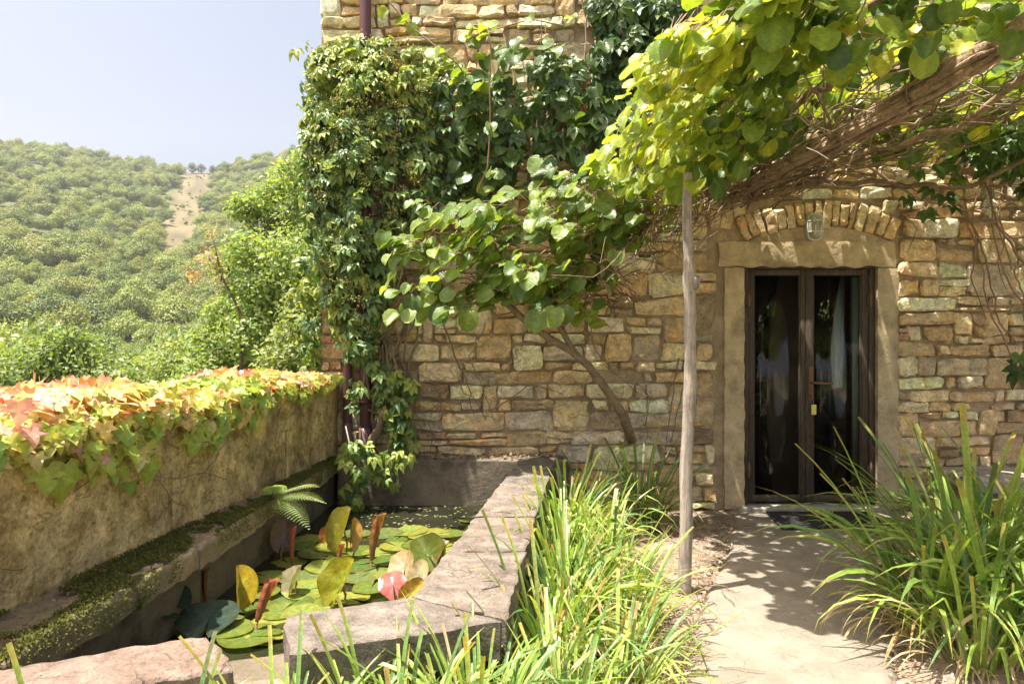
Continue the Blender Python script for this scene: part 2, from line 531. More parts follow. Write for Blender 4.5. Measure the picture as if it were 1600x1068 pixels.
_mesh_cache = {}
class Leaves:
    """leaves of one plant: the ones that show largest become objects, the rest one part of kind stuff"""
    def __init__(s, pal): s.items = []; s.pal = [np.array(p, float) for p in pal]
    def add(s, proto, p, R, size, pal=None):
        s.items.append((proto, np.asarray(p, float), R, size, rng.integers(len(s.pal)) if pal is None else pal))
    def build(s, parent, mat, n_parts, name='leaf', rest='foliage'):
        if not s.items: return
        pos = np.array([i[1] + i[2][:, 1] * i[3] * .4 for i in s.items]); size = np.array([i[3] for i in s.items])
        Y = np.maximum(pos[:, 1], .2)
        u = 512 + pos[:, 0] / Y * 683; v = 341 - (pos[:, 2] - EYE) / Y * 683
        px = size / Y * 683
        inside = (pos[:, 1] > .3) & (u > -10) & (u < 1034) & (v > -10) & (v < 693)
        cell = {}
        for i in np.where(inside)[0]:
            k = (int(u[i] // 7), int(v[i] // 7))
            if k not in cell or Y[i] < Y[cell[k]]: cell[k] = i
        front = np.zeros(len(pos), bool); front[list(cell.values())] = True
        score = px + 1000 * front + 3000 * inside
        order = np.argsort(-score)
        parts = [i for i in order[:n_parts] if inside[i]]
        pw = parent_world(parent)
        ps = set(parts)
        for i in parts:
            pr, p, R, sz, pal = s.items[i]
            key = (pr, pal, mat.name, tuple(s.pal[pal]))
            if key not in _mesh_cache:
                V, Lp, S, sh = PROTO[pr]
                _mesh_cache[key] = Geo().add(V, Lp, S, tinted(pr, sh, s.pal[pal])).mesh(name, mat)
            o = bpy.data.objects.new(name, _mesh_cache[key])
            COL.objects.link(o); o.parent = parent
            mw = np.eye(4); mw[:3, :3] = R * sz; mw[:3, 3] = p - np.array(pw)
            o.matrix_local = Matrix(mw.tolist())
        g = Geo(); left = 0
        for i, (pr, p, R, sz, pal) in enumerate(s.items):
            if i in ps: continue
            V, Lp, S, sh = PROTO[pr]
            g.add(V @ (R * sz).T + p, Lp, S, tinted(pr, sh, s.pal[pal])); left += 1
        if left:
            obj(rest, g, mat, parent, kind='stuff')

def in_poly(pt, poly):
    x, y = pt; c = False; j = len(poly) - 1
    for i in range(len(poly)):
        if (poly[i][1] > y) != (poly[j][1] > y) and x < (poly[j][0] - poly[i][0]) * (y - poly[i][1]) / (poly[j][1] - poly[i][1]) + poly[i][0]: c = not c
        j = i
    return c

def poly_samples(poly, n):
    a = np.array(poly, float); lo = a.min(0); hi = a.max(0); out = []
    while len(out) < n:
        p = lo + rng.random(2) * (hi - lo)
        if in_poly(p, poly): out.append(p)
    return out

def wander(p0, p1, n, amp, sag=0.0):
    p0 = np.asarray(p0, float); p1 = np.asarray(p1, float)
    t = np.linspace(0, 1, n)[:, None]
    w = np.cumsum(rng.normal(0, 1, (n, 3)), axis=0)
    w = w - w[0] - t * (w[-1] - w[0])
    P_ = p0 + (p1 - p0) * t + w * amp / math.sqrt(n)
    P_[:, 2] -= sag * (4 * t * (1 - t))[:, 0]
    return P_

def bank(poly_b, nx, ny, amp, seed, thick, jag=0.0):
    pass

def slab_geo(A, B, C, D, z, thick, nx=14, ny=14, amp=0.006, jag=0.012, col=(.4, .33, .28), seed=0.0, zs=None, rnd=0.012):
    """a rough stone slab: A,B,C,D corners (x,y) anticlockwise seen from above; top at z"""
    A, B, C, D = [np.array(q, float) for q in (A, B, C, D)]
    zs = zs or (z, z, z, z)
    U = np.concatenate([[0, .015], np.linspace(.05, .95, nx - 4), [.985, 1]]); W = np.concatenate([[0, .02], np.linspace(.06, .94, ny - 4), [.98, 1]])
    X = np.zeros((nx, ny, 3))
    for i, a in enumerate(U):
        for j, b in enumerate(W):
            p = (A * (1 - a) + B * a) * (1 - b) + (D * (1 - a) + C * a) * b
            zz = (zs[0] * (1 - a) + zs[1] * a) * (1 - b) + (zs[3] * (1 - a) + zs[2] * a) * b
            e = min(a, 1 - a, b, 1 - b)
            q = (p[0], p[1], seed)
            jit = jag * np.array([nz(q, 9, seed + 3) + .6 * nz(q, 26, seed + 4), nz(q, 9, seed + 9) + .6 * nz(q, 26, seed + 8)])
            f = max(0, 1 - e * 8)
            X[i, j] = (p[0] + jit[0] * f, p[1] + jit[1] * f, zz + amp * (nz(q, 6, seed) + .5 * nz(q, 19, seed)) - (rnd if e < .001 else 0))
    g = Geo().grid(X, col, flip=True)
    rim = [(i, 0) for i in range(nx)] + [(nx - 1, j) for j in range(1, ny)] + [(i, ny - 1) for i in range(nx - 2, -1, -1)] + [(0, j) for j in range(ny - 2, 0, -1)]
    R = np.array([X[i, j] for i, j in rim] + [X[rim[0]]])
    cen = X.reshape(-1, 3).mean(0)
    rows = [R]
    for k, dz in enumerate((.35, .7, 1.0)):
        Q = R.copy(); Q[:, 2] -= thick * dz
        off = np.array([nz(q, 12, seed + k) for q in Q])[:, None] * .010
        d = Q - cen; d[:, 2] = 0; d /= np.linalg.norm(d, axis=1, keepdims=True)
        Q += d * off; Q[-1] = Q[0]
        rows.append(Q)
    g.grid(np.stack(rows), col, flip=True)
    b = len(g.V)
    return g
# ================================================================== TERRAIN
def terrain_z(x, y):
    d = math.hypot(x, y)
    az = math.atan2(x, y)
    # ridge height from the skyline of the photograph
    u = 800 + FPX * math.tan(max(-1.2, min(1.2, az)))
    us = [-700, -200, 0, 60, 100, 150, 200, 250, 300, 350, 400, 450, 500, 700, 1100, 1700]
    vs = [230, 215, 226, 230, 242, 252, 257, 267, 272, 270, 258, 246, 238, 230, 300, 420]
    vr = np.interp(u, us, vs)
    Yr = 520 * math.cos(max(-1.2, min(1.2, az)))
    H = 1.37 + (534 - vr) / FPX * Yr
    fall = 1.0 if abs(az) < 1.2 else max(.25, 1 - (abs(az) - 1.2) * .8)
    H *= fall
    low = np.interp(d, [0, 9, 14, 30, 60, 100], [-.6, -.8, -3.2, -6.0, -8.0, -7.0])
    if d < 100: z = low
    else:
        s = min(1, (d - 100) / 420)
        z = -7.0 + (H + 7.0) * s ** 1.2
        if d > 520: z = H - (d - 520) * .22
    if d > 40:
        k = min(1, (d - 40) / 150)
        z += k * (5.0 * mnoise.noise(Vector((x / 90, y / 90, 3.1))) + 2.0 * mnoise.noise(Vector((x / 34, y / 34, 7.7)))) * (1 if d < 430 else max(.25, 1 - (d - 430) / 120))
    return z

def clearing(u, v):
    """the bare scar below the saddle, in photograph terms"""
    c = np.interp(v, [255, 300, 350, 400, 430], [322, 302, 285, 268, 255])
    w = np.interp(v, [255, 300, 350, 400, 430], [30, 28, 26, 18, 5])
    return abs(u - c) < w and 250 < v < 430

def terrain():
    ds = np.concatenate([[0.0, 5, 8, 11, 14], np.geomspace(18, 640, 70), [720, 800, 900]])
    az = np.concatenate([np.linspace(-PI, -1.25, 30), np.linspace(-1.2, .1, 150), np.linspace(.16, PI, 40)])
    X = np.zeros((len(ds), len(az), 3)); C = np.zeros_like(X)
    for i, d in enumerate(ds):
        for j, a in enumerate(az):
            x, y = d * math.sin(a), d * math.cos(a)
            X[i, j] = (x, y, terrain_z(x, y))
            c = np.array([.10, .12, .045])
            if y > 20 and d > 200:
                u = 800 + FPX * x / y; v = 534 - FPX * (X[i, j, 2] - EYE) / y
                if clearing(u, v): c = np.array([.14, .115, .06]) * (1 + .8 * mnoise.noise(Vector((x / 6, y / 6, 0))))
            C[i, j] = c
    g = Geo().grid(X, C)
    o = obj('hill_terrain', g, M['soil']); o['kind'] = 'structure'
terrain()

# crown prototypes for the wood on the hill, kept out of the scene and instanced by geometry nodes
def lobes_crown(lobes, n, size, pal, jit=.5, shell=.75, g=None):
    """leaf chips through the outer shells of several lobes; returns Geo"""
    g = g or Geo()
    r = np.array([l[3] for l in lobes]); w = r ** 2 / (r ** 2).sum()
    li = rng.choice(len(lobes), n, p=w)
    d = rng.normal(0, 1, (n, 3)); d /= np.linalg.norm(d, axis=1, keepdims=True)
    rad = (shell + (1.06 - shell) * rng.random(n))
    c = np.array([l[:3] for l in lobes])[li]; R = r[li]
    clump = np.array([mnoise.noise(Vector(tuple((c[i] + d[i] * R[i]) * (2.3 / r.mean())))) for i in range(n)])
    rad = rad * (1 + .28 * clump)
    p = c + d * (rad * R)[:, None] * np.array([1, 1, .85])
    V0, L0, S0, _ = PROTO['chip']
    nrm = d * .8 + rng.normal(0, jit, (n, 3)) + np.array([0, 0, .35])
    t = rng.normal(0, 1, (n, 3)) + d * .5
    nrm /= np.linalg.norm(nrm, axis=1, keepdims=True)
    t -= nrm * (t * nrm).sum(1, keepdims=True); t /= np.linalg.norm(t, axis=1, keepdims=True)
    x = np.cross(t, nrm)
    sz = size * (0.7 + .6 * rng.random(n))
    Rm = np.stack([x, t, nrm], -1) * sz[:, None, None]
    V = np.einsum('nij,kj->nki', Rm, V0) + p[:, None, :]
    pal = np.array(pal)
    col = pal[rng.integers(len(pal), size=n)] * (1 + .10 * rng.normal(0, 1, n))[:, None]
    k = len(V0)
    loops = (L0[None, :] + np.arange(n)[:, None] * k).ravel()
    g.add(V.reshape(-1, 3), loops, np.tile(S0, n), np.repeat(col, k, 0).clip(.005, .9))
    return g

FOREST_PAL = [[tuple(np.array(c) * (1.38, 1.38, 1.25)) for c in p] for p in [[(.16, .20, .05), (.20, .235, .06)], [(.10, .14, .035), (.13, .165, .045)], [(.16, .18, .045), (.19, .20, .05)],
              [(.085, .125, .035), (.11, .145, .04)], [(.14, .17, .05), (.17, .19, .06)], [(.12, .15, .045), (.155, .18, .05)]]]
def forest():
    pc = bpy.data.collections.new('crown_kinds')
    for k, pal in enumerate(FOREST_PAL):
        lobes = [(0, 0, .45, .62)]
        for q in range(6):
            a = q * PI / 3 + rng.random(); rr = .5 + .15 * rng.random()
            lobes.append((math.cos(a) * rr, math.sin(a) * rr, .2 + .45 * rng.random(), .34 + .16 * rng.random()))
        lobes.append((.1, -.1, .95, .38))
        g = lobes_crown(lobes, 2600, .105, pal, jit=.35)
        o = bpy.data.objects.new('crown_kind', g.mesh('crown_kind', M['forest'])); pc.objects.link(o)
    pts = []; sc = []; rot = []
    tries = 0
    while len(pts) < 7600 and tries < 90000:
        tries += 1
        d = math.sqrt(rng.random()) * 560 + 44 if rng.random() < .8 else rng.uniform(60, 240)
        if d > 600: continue
        if d < 46: continue
        a = -1.0 + 1.25 * rng.random()
        x, y = d * math.sin(a), d * math.cos(a)
        if y > 560: continue
        z = terrain_z(x, y)
        u = 800 + FPX * x / y; v = 534 - FPX * (z - EYE) / y
        if clearing(u + 14 * mnoise.noise(Vector((x / 14, y / 14, 2))) + rng.normal() * 7, v + rng.normal() * 8) and rng.random() < .55: continue
        s = (2.1 + 2.7 * rng.random() ** 1.6) * (1 if d > 150 else .8)
        if clearing(u, v): s *= rng.uniform(.15, .4)
        pts.append((x, y, z + (.35 + .5 * rng.random()) * s)); sc.append(s); rot.append(rng.random() * 6.28)
    me = bpy.data.meshes.new('forest'); me.from_pydata(pts, [], [])
    a = me.attributes.new('size', 'FLOAT', 'POINT'); a.data.foreach_set('value', np.array(sc, np.float32))
    a = me.attributes.new('turn', 'FLOAT_VECTOR', 'POINT'); v = np.zeros((len(pts), 3), np.float32); v[:, 2] = rot; a.data.foreach_set('vector', v.ravel())
    a = me.attributes.new('pick', 'INT', 'POINT'); a.data.foreach_set('value', rng.integers(0, 6, len(pts)).astype(np.int32))
    o = bpy.data.objects.new('forest', me); COL.objects.link(o); o['kind'] = 'stuff'
    ng = bpy.data.node_groups.new('forest_scatter', 'GeometryNodeTree')
    ng.interface.new_socket('Geometry', in_out='INPUT', socket_type='NodeSocketGeometry')
    ng.interface.new_socket('Geometry', in_out='OUTPUT', socket_type='NodeSocketGeometry')
    N = ng.nodes; L = ng.links
    gi = N.new('NodeGroupInput'); go = N.new('NodeGroupOutput')
    ip = N.new('GeometryNodeInstanceOnPoints'); ci = N.new('GeometryNodeCollectionInfo')
    ci.inputs['Collection'].default_value = pc; ci.inputs['Separate Children'].default_value = True; ci.inputs['Reset Children'].default_value = True
    ip.inputs['Pick Instance'].default_value = True
    def na(name, ty):
        n = N.new('GeometryNodeInputNamedAttribute'); n.data_type = ty; n.inputs['Name'].default_value = name
        return n.outputs[0]
    L.new(gi.outputs[0], ip.inputs['Points']); L.new(ci.outputs[0], ip.inputs['Instance'])
    L.new(na('pick', 'INT'), ip.inputs['Instance Index']); L.new(na('size', 'FLOAT'), ip.inputs['Scale'])
    L.new(na('turn', 'FLOAT_VECTOR'), ip.inputs['Rotation'])
    L.new(ip.outputs[0], go.inputs[0])
    md = o.modifiers.new('scatter', 'NODES'); md.node_group = ng
forest()

# ================================================================== GARDEN GROUND, PATH
CO_L = lambda Y: -.355 + (Y - 2.4) * .145       # inner edge of the pond coping
CO_R = lambda Y: -.035 + (Y - 2.2) * .12        # its outer edge
PAR = lambda Y: -1.42 - (5.6 - Y) * .0976       # inner face of the boundary wall
LEDGE = lambda Y: -1.36 - (5.6 - Y) * .0288     # front edge of the pond ledge
PL = np.array([(-.2, -3), (-.1, .5), (.2, 1.5), (.45, 2.2), (.67, 2.74), (.92, 3.4), (1.10, 3.83), (1.22, 4.1), (1.42, 4.5), (1.60, 5.0), (1.72, 5.42)])
PR = np.array([(1.0, -3), (1.1, .5), (1.22, 1.5), (1.36, 2.2), (1.55, 2.74), (1.78, 3.2), (2.15, 3.8), (2.6, 4.6), (2.8, 5.0), (3.05, 5.42)])
def path_x(Y):
    l = np.interp(Y, PL[:, 1], PL[:, 0]); r = np.interp(Y, PR[:, 1], PR[:, 0])
    return l + .05 * mnoise.noise(Vector((0, Y * 3, 5))) + .02 * mnoise.noise(Vector((0, Y * 11, 5))), r + .06 * mnoise.noise(Vector((4, Y * 3, 5)))

def soil_z(x, Y):
    z = -.012 + .018 * nz((x, Y, 0), 3.5) + .010 * nz((x, Y, 0), 11)
    if Y < 5.42:
        l, r = path_x(Y)
        if l < x < r:
            return -.03 - .04 * min(1, min(x - l, r - x) / .1)
        # soil banked up against the pond coping
        if Y > 1.2 and x < l: z += .16 * max(0, 1 - max(0, x - CO_R(Y)) / .45)
        if x > r: z += .05 * min(1, (x - r) / .5)
    return z
def garden_ground():
    xs = np.arange(-2.0, 8.01, .075); ys = np.arange(-5, 5.66, .075)
    X = np.zeros((len(ys), len(xs), 3)); C = np.zeros_like(X)
    for i, Y in enumerate(ys):
        for j, x in enumerate(xs):
            z = soil_z(x, Y)
            if Y > 1.75 + max(0, x + .1) * .4 and x < CO_R(Y) - .06 and Y < 5.5: z = -.75
            if x < -1.5 and Y < 5.5: z = min(z, -.75 if x < -1.75 else z)
            X[i, j] = (x, Y, z)
            k = .5 + .5 * nz((x, Y, 3), 2.2)
            C[i, j] = np.array([.30, .225, .165]) * (.75 + .45 * k)
    o = obj('ground', Geo().grid(X, C), M['soil']); o['kind'] = 'structure'
garden_ground()
def garden_path():
    ys = np.linspace(-3, 5.45, 120); n = 34
    X = np.zeros((len(ys), n, 3)); C = np.zeros_like(X)
    for i, Y in enumerate(ys):
        l, r = path_x(min(Y, 5.41))
        for j in range(n):
            a = j / (n - 1); x = l * (1 - a) + r * a
            e = min(a, 1 - a) * (r - l)
            z = .004 + .006 * nz((x, Y, 1), 2.5) + .003 * nz((x, Y, 1), 9) - (.035 if e < .001 else .012 * max(0, 1 - e / .06))
            X[i, j] = (x, Y, z)
            C[i, j] = np.array([.245, .21, .168]) * (1 + .12 * nz((x, Y, 2), 1.7))
    o = obj('garden_path', Geo().grid(X, C), M['path']); o['kind'] = 'structure'
garden_path()

# ================================================================== HOUSE
WY = 5.6
house = thing('stone_house', 'old rubble stone house with a dark double glass door and a relieving arch', 'house', (-1.58, WY, 0))
DX0, DX1, DZ = 1.905, 3.0, 2.02
def wall_sheet(x0, x1, z0, z1, y, th, amp=.012):
    nx = max(3, int((x1 - x0) / .07)); nzz = max(3, int((z1 - z0) / .07))
    X = np.zeros((nzz, nx, 3))
    for i, z in enumerate(np.linspace(z0, z1, nzz)):
        for j, x in enumerate(np.linspace(x0, x1, nx)):
            X[i, j] = (x, y + amp * (nz((x, 0, z), 5) + .6 * nz((x, 9, z), 15)), z)
    g = Geo().grid(X, (.42, .32, .21))
    g.box((x0, y + .03, z0), (x1, y + th, z1), (.27, .22, .16))
    return g
g = Geo()
for a in ((-1.57, DX0, -.3, 4.6), (DX1, 8.0, -.3, 4.6), (DX0, DX1, DZ + .02, 4.6)):
    q = wall_sheet(a[0], a[1], a[2], a[3], WY + .030, .5)
    for k in range(len(q.V)): g.V.append(q.V[k]); g.C.append(q.C[k]); g.S.append(q.S[k]); g.L.append(q.L[k] + g.n)
    g.n += q.n
g.box((-1.57, WY + .06, 4.62), (8.0, WY + .5, 6.4), (.3, .25, .18))
g.box((-1.57, WY + .55, -.8), (-1.12, 12, 6.4), (.3, .25, .18))
g.box((7.6, WY + .55, -.8), (8.0, 12, 6.4), (.3, .25, .18))
g.box((-1.1, 11.6, -.8), (7.58, 12, 6.4), (.3, .25, .18))
obj('wall', g, M['mortar'], house)
g = Geo(); g.faces([(-1.75, 5.5, 6.42), (8.2, 5.5, 6.42), (8.2, 8.8, 7.6), (-1.75, 8.8, 7.6), (-1.75, 12.2, 6.42), (8.2, 12.2, 6.42), (-1.75, 5.5, 6.3), (8.2, 5.5, 6.3), (8.2, 12.2, 6.3), (-1.75, 12.2, 6.3)],
                   [(0, 1, 2, 3), (3, 2, 5, 4), (6, 7, 1, 0), (8, 9, 4, 5), (7, 8, 5, 2, 1), (9, 6, 0, 3, 4), (9, 8, 7, 6)], (.35, .17, .1))
obj('roof', g, M['stone'], house, smooth=False)

def stone_geo(cs, yf, depth=.05, m=6, n=5, bulge=.014, col=(.4, .3, .2), rough=.008, rnd=.09):
    A, B, C, D = [np.array(c, float) for c in cs]
    wx = np.linalg.norm(B - A); wz = np.linalg.norm(D - A)
    tx, tz = rng.normal(0, .012, 2); sd = rng.random() * 50
    ea = np.concatenate([[0], np.linspace(.10, .90, m - 2), [1]]); eb = np.concatenate([[0], np.linspace(.14, .86, n - 2), [1]])
    X = np.zeros((n, m, 3))
    for i, b in enumerate(eb):
        for j, a in enumerate(ea):
            a2, b2 = a, b
            if i in (0, n - 1) and j in (0, m - 1):
                r = min(wx, wz) * rnd * (.4 + .9 * rng.random())
                a2 += (r / wx) * (1 if j == 0 else -1); b2 += (r / wz) * (1 if i == 0 else -1)
            p = (A * (1 - a2) + B * a2) * (1 - b2) + (D * (1 - a2) + C * a2) * b2
            edge = i in (0, n - 1) or j in (0, m - 1)
            jt = rng.normal(0, .0042, 2) if edge else rng.normal(0, .006, 2)
            y = yf - (0 if edge else bulge) + rough * (1.6 * nz((p[0], sd, p[1]), 9) + rng.normal() * .55) + tx * (a - .5) * 1.0 + tz * (b - .5)
            if edge: y += .004
            X[i, j] = (p[0] + jt[0], y, p[1] + jt[1])
    g = Geo()
    shade = 1 + .15 * rng.normal()
    cc = np.minimum(np.array(col) * shade * 1.08, .8)
    V = X.reshape(-1, 3); i0 = np.arange(n - 1)[:, None] * m; j0 = np.arange(m - 1)[None, :]
    g.add(V, np.stack([i0 + j0, i0 + j0 + 1, i0 + m + j0 + 1, i0 + m + j0], -1).reshape(-1), [4] * ((m - 1) * (n - 1)), cc)
    rim = [(0, j) for j in range(m)] + [(i, m - 1) for i in range(1, n)] + [(n - 1, j) for j in range(m - 2, -1, -1)] + [(i, 0) for i in range(n - 2, 0, -1)]
    R = np.array([X[a] for a in rim] + [X[rim[0]]]); Q = R.copy(); Q[:, 1] = yf + depth
    g.grid(np.stack([R, Q]), cc * .95, flip=True)
    return g

STONE_PAL = [(.74, .56, .32), (.79, .63, .40), (.62, .46, .26), (.82, .68, .47), (.54, .41, .25), (.66, .49, .28), (.74, .57, .35), (.52, .43, .30), (.66, .56, .42), (.70, .56, .37), (.42, .31, .20), (.52, .33, .22)]
stones = []
def courses(x0f, x1f, z0, z1, hs=(.06, .185)):
    """rubble brought to rough courses between x0f(z) and x1f(z)"""
    zb = [z0]
    while zb[-1] < z1 - .05:
        h = hs[0] + (hs[1] - hs[0]) * rng.random() ** 1.25
        if z1 - zb[-1] - h < .07: h = z1 - zb[-1]
        zb.append(zb[-1] + h)
    ph = rng.random(len(zb)) * 40
    def line(k, x):
        if k == 0 or k == len(zb) - 1: return zb[k]
        return zb[k] + .032 * mnoise.noise(Vector((x * 1.3, ph[k], 0))) + .014 * mnoise.noise(Vector((x * 5, ph[k], 4)))
    hold = []
    for k in range(len(zb) - 1):
        h = zb[k + 1] - zb[k]; zm = (zb[k] + zb[k + 1]) / 2
        xa, xb = x0f(zb[k], zb[k + 1]), x1f(zb[k], zb[k + 1])
        x = xa; nxt = []
        while x < xb - .03:
            blocked = [b for b in hold if b[0] - .01 <= x < b[1] - .01]
            if blocked: x = blocked[0][1]; continue
            lim = min([b[0] for b in hold if b[0] > x] + [xb])
            w = h * (0.9 + 3.2 * rng.random() ** 1.3)
            w = float(np.clip(w, .09, .58))
            if lim - (x + w) < .075: w = lim - x
            x2 = min(x + w, lim)
            tall = k < len(zb) - 2 and rng.random() < .16 and h < .16 and w > .10
            gp = .004 + .008 * rng.random()
            def cor(kb, kt, xl, xr, f0=0., f1=1.):
                j = lambda: rng.normal() * .011
                b0, b1, t0, t1 = line(kb, xl), line(kb, xr), line(kt, xl), line(kt, xr)
                return [(xl + gp + j(), b0 + (t0 - b0) * f0 + gp + j() * .6), (xr - gp + j(), b1 + (t1 - b1) * f0 + gp + j() * .6),
                        (xr - gp + j(), b1 + (t1 - b1) * f1 - gp + j() * .6), (xl + gp + j(), b0 + (t0 - b0) * f1 - gp + j() * .6)]
            if tall:
                stones.append(cor(k, k + 2, x, x2)); nxt.append((x, x2))
            elif h > .13 and rng.random() < .30:
                f = .35 + .3 * rng.random()
                stones.append(cor(k, k + 1, x, x2, 0, f))
                if w > .3 and rng.random() < .6:
                    xm = x + w * (.35 + .3 * rng.random())
                    stones.append(cor(k, k + 1, x, xm, f, 1)); stones.append(cor(k, k + 1, xm, x2, f, 1))
                else: stones.append(cor(k, k + 1, x, x2, f, 1))
            elif rng.random() < .02: pass          # a patch of bare mortar
            else: stones.append(cor(k, k + 1, x, x2))
            x = x2
        hold = nxt
# relieving arch: centre and radii
ARC = P(1280, 0, WY)[0]; ARZ_in = P(0, 352, WY)[2]; AR = 1.40; ACZ = ARZ_in - AR; ATH = .205; AHALF = math.radians(25.5)
LINT_L, LINT_R, LINT_T = P(1112, 0, WY)[0], P(1405, 0, WY)[0], P(0, 366, WY)[2]
def left_lim(za, zb):
    z = (za + zb) / 2
    if z < 1.97: return P(1117, 0, WY)[0]
    if z < LINT_T + .03: return LINT_L - .03
    zt = ACZ + (AR + ATH) * math.cos(AHALF)
    if z < zt + .03: return ARC - (AR + ATH * .8) * math.sin(AHALF) - .03
    q = (AR + ATH) ** 2 - (za - ACZ) ** 2
    return ARC - math.sqrt(q) - .01 if q > 0 else ARC
def right_lim(za, zb):
    z = (za + zb) / 2
    if z < 1.97: return P(1402, 0, WY)[0]
    if z < LINT_T + .03: return LINT_R + .02
    zt = ACZ + (AR + ATH) * math.cos(AHALF)
    if z < zt + .03: return ARC + (AR + ATH * .8) * math.sin(AHALF) + .03
    q = (AR + ATH) ** 2 - (za - ACZ) ** 2
    return ARC + math.sqrt(q) + .01 if q > 0 else ARC
ATOP = ACZ + AR + ATH
courses(lambda a, b: -1.575, left_lim, .0, ATOP + .01)
courses(right_lim, lambda a, b: 5.4, .0, ATOP + .01)
courses(lambda a, b: -1.575, lambda a, b: 5.4, ATOP + .012, 4.55)
vous = []
a0 = -AHALF; nv = 17
ws = rng.uniform(.7, 1.3, nv); ws = ws / ws.sum() * 2 * AHALF
for k in range(nv):
    a1 = a0 + ws[k]; r0 = AR + .01 * rng.normal(); r1 = AR + ATH + .015 * rng.normal() - .03 * abs(a0) ; gg = .0035
    pt = lambda a, r: (ARC + r * math.sin(a), ACZ + r * math.cos(a))
    vous.append([pt(a0 + gg, r0), pt(a1 - gg, r0), pt(a1 - gg, r1), pt(a0 + gg, r1)])
    a0 = a1
def in_view(c):
    x = np.mean([q[0] for q in c]); z = np.mean([q[1] for q in c])
    u = 800 + x / WY * FPX; v = 534 - (z - EYE) / WY * FPX
    hid = (u < 640 and 60 < v < 620) or (u < 570) or (u > 1180 and v < 190) or (v > 690 and u < 880) or (1120 > u > 1000 and v < 230)
    return -30 < u < 1630 and -20 < v < 790, hid
rank = []
for c in stones:
    iv, hid = in_view(c)
    area = abs((c[1][0] - c[0][0]) * (c[3][1] - c[0][1]))
    rank.append((area + (10 if iv else 0) + (0 if hid else 5)))
order = np.argsort(-np.array(rank))
single = set(order[:283])
rest = Geo()
for i, c in enumerate(stones):
    pi = rng.choice(len(STONE_PAL), p=[.14, .12, .11, .09, .08, .11, .1, .07, .06, .06, .04, .02])
    corner = c[0][0] < -1.5
    kw = dict(yf=WY + rng.normal() * .012 - .004, depth=.3 if corner else .05, col=STONE_PAL[pi], bulge=.006 + .012 * rng.random())
    if i in single:
        cx = np.mean([q[0] for q in c]); cz = np.mean([q[1] for q in c])
        obj('stone', stone_geo(c, **kw), M['stone'], house, smooth=False, at=(cx, WY, cz))
    else:
        q = stone_geo(c, m=5, n=4, **kw)
        for k in range(len(q.V)): rest.V.append(q.V[k]); rest.C.append(q.C[k]); rest.S.append(q.S[k]); rest.L.append(q.L[k] + rest.n)
        rest.n += q.n
obj('small_stones', rest, M['stone'], house, smooth=False, kind='stuff')
for c in vous:
    cx = np.mean([q[0] for q in c]); cz = np.mean([q[1] for q in c])
    obj('arch_stone', stone_geo(c, WY - .004 + rng.normal() * .006, .05, 4, 6, .010, STONE_PAL[rng.choice([0, 1, 5, 6, 9, 2])], rnd=.12), M['stone'], house, smooth=False, at=(cx, WY, cz))

# plaster between arch and lintel, jambs, lintel
def facing(x0, x1, z0, z1, y, depth, col, mat, name, top=None, amp=.006, jag=.01):
    nx = max(4, int((x1 - x0) / .035)); nn = max(4, int((z1 - z0) / .035))
    X = np.zeros((nn, nx, 3))
    for i, b in enumerate(np.linspace(0, 1, nn)):
        for j, a in enumerate(np.linspace(0, 1, nx)):
            x = x0 + (x1 - x0) * a; zt = z1 if top is None else min(z1, top(x)); z = z0 + (zt - z0) * b
            e = i in (0, nn - 1) or j in (0, nx - 1)
            X[i, j] = (x + (jag * nz((x, 3, z), 11) if j in (0, nx - 1) else 0), y + amp * (nz((x, 1, z), 6) + .5 * nz((x, 1, z), 21)) + (.006 if e else 0), z + (jag * nz((x, 7, z), 9) if i in (0, nn - 1) else 0))
    g = Geo().grid(X, col)
    rim = [X[0, j] for j in range(nx)] + [X[i, nx - 1] for i in range(1, nn)] + [X[nn - 1, j] for j in range(nx - 2, -1, -1)] + [X[i, 0] for i in range(nn - 2, -1, -1)]
    R = np.array(rim); Q = R.copy(); Q[:, 1] = y + depth
    g.grid(np.stack([R, Q]), np.array(col) * .95, flip=True)
    return obj(name, g, mat, house, at=((x0 + x1) / 2, WY, z0))
facing(P(1132, 0, WY)[0], DX0, .0, 1.975, WY - .012, .2, (.54, .42, .26), M['dressed'], 'door_jamb', jag=.012)
facing(DX1, P(1404, 0, WY)[0], .0, 1.975, WY - .010, .2, (.50, .40, .26), M['dressed'], 'door_jamb', jag=.008)
facing(LINT_L + .05, LINT_R - .03, 1.985, LINT_T - .055, WY - .010, .2, (.53, .41, .25), M['dressed'], 'lintel', jag=.028, amp=.009)
facing(P(1165, 0, WY)[0], P(1392, 0, WY)[0], LINT_T - .075, ARZ_in + .01, WY + .004, .03, (.52, .41, .27), M['mortar'], 'plaster_infill', top=lambda x: ACZ + math.sqrt(AR ** 2 - (x - ARC) ** 2) - .004, jag=.0)

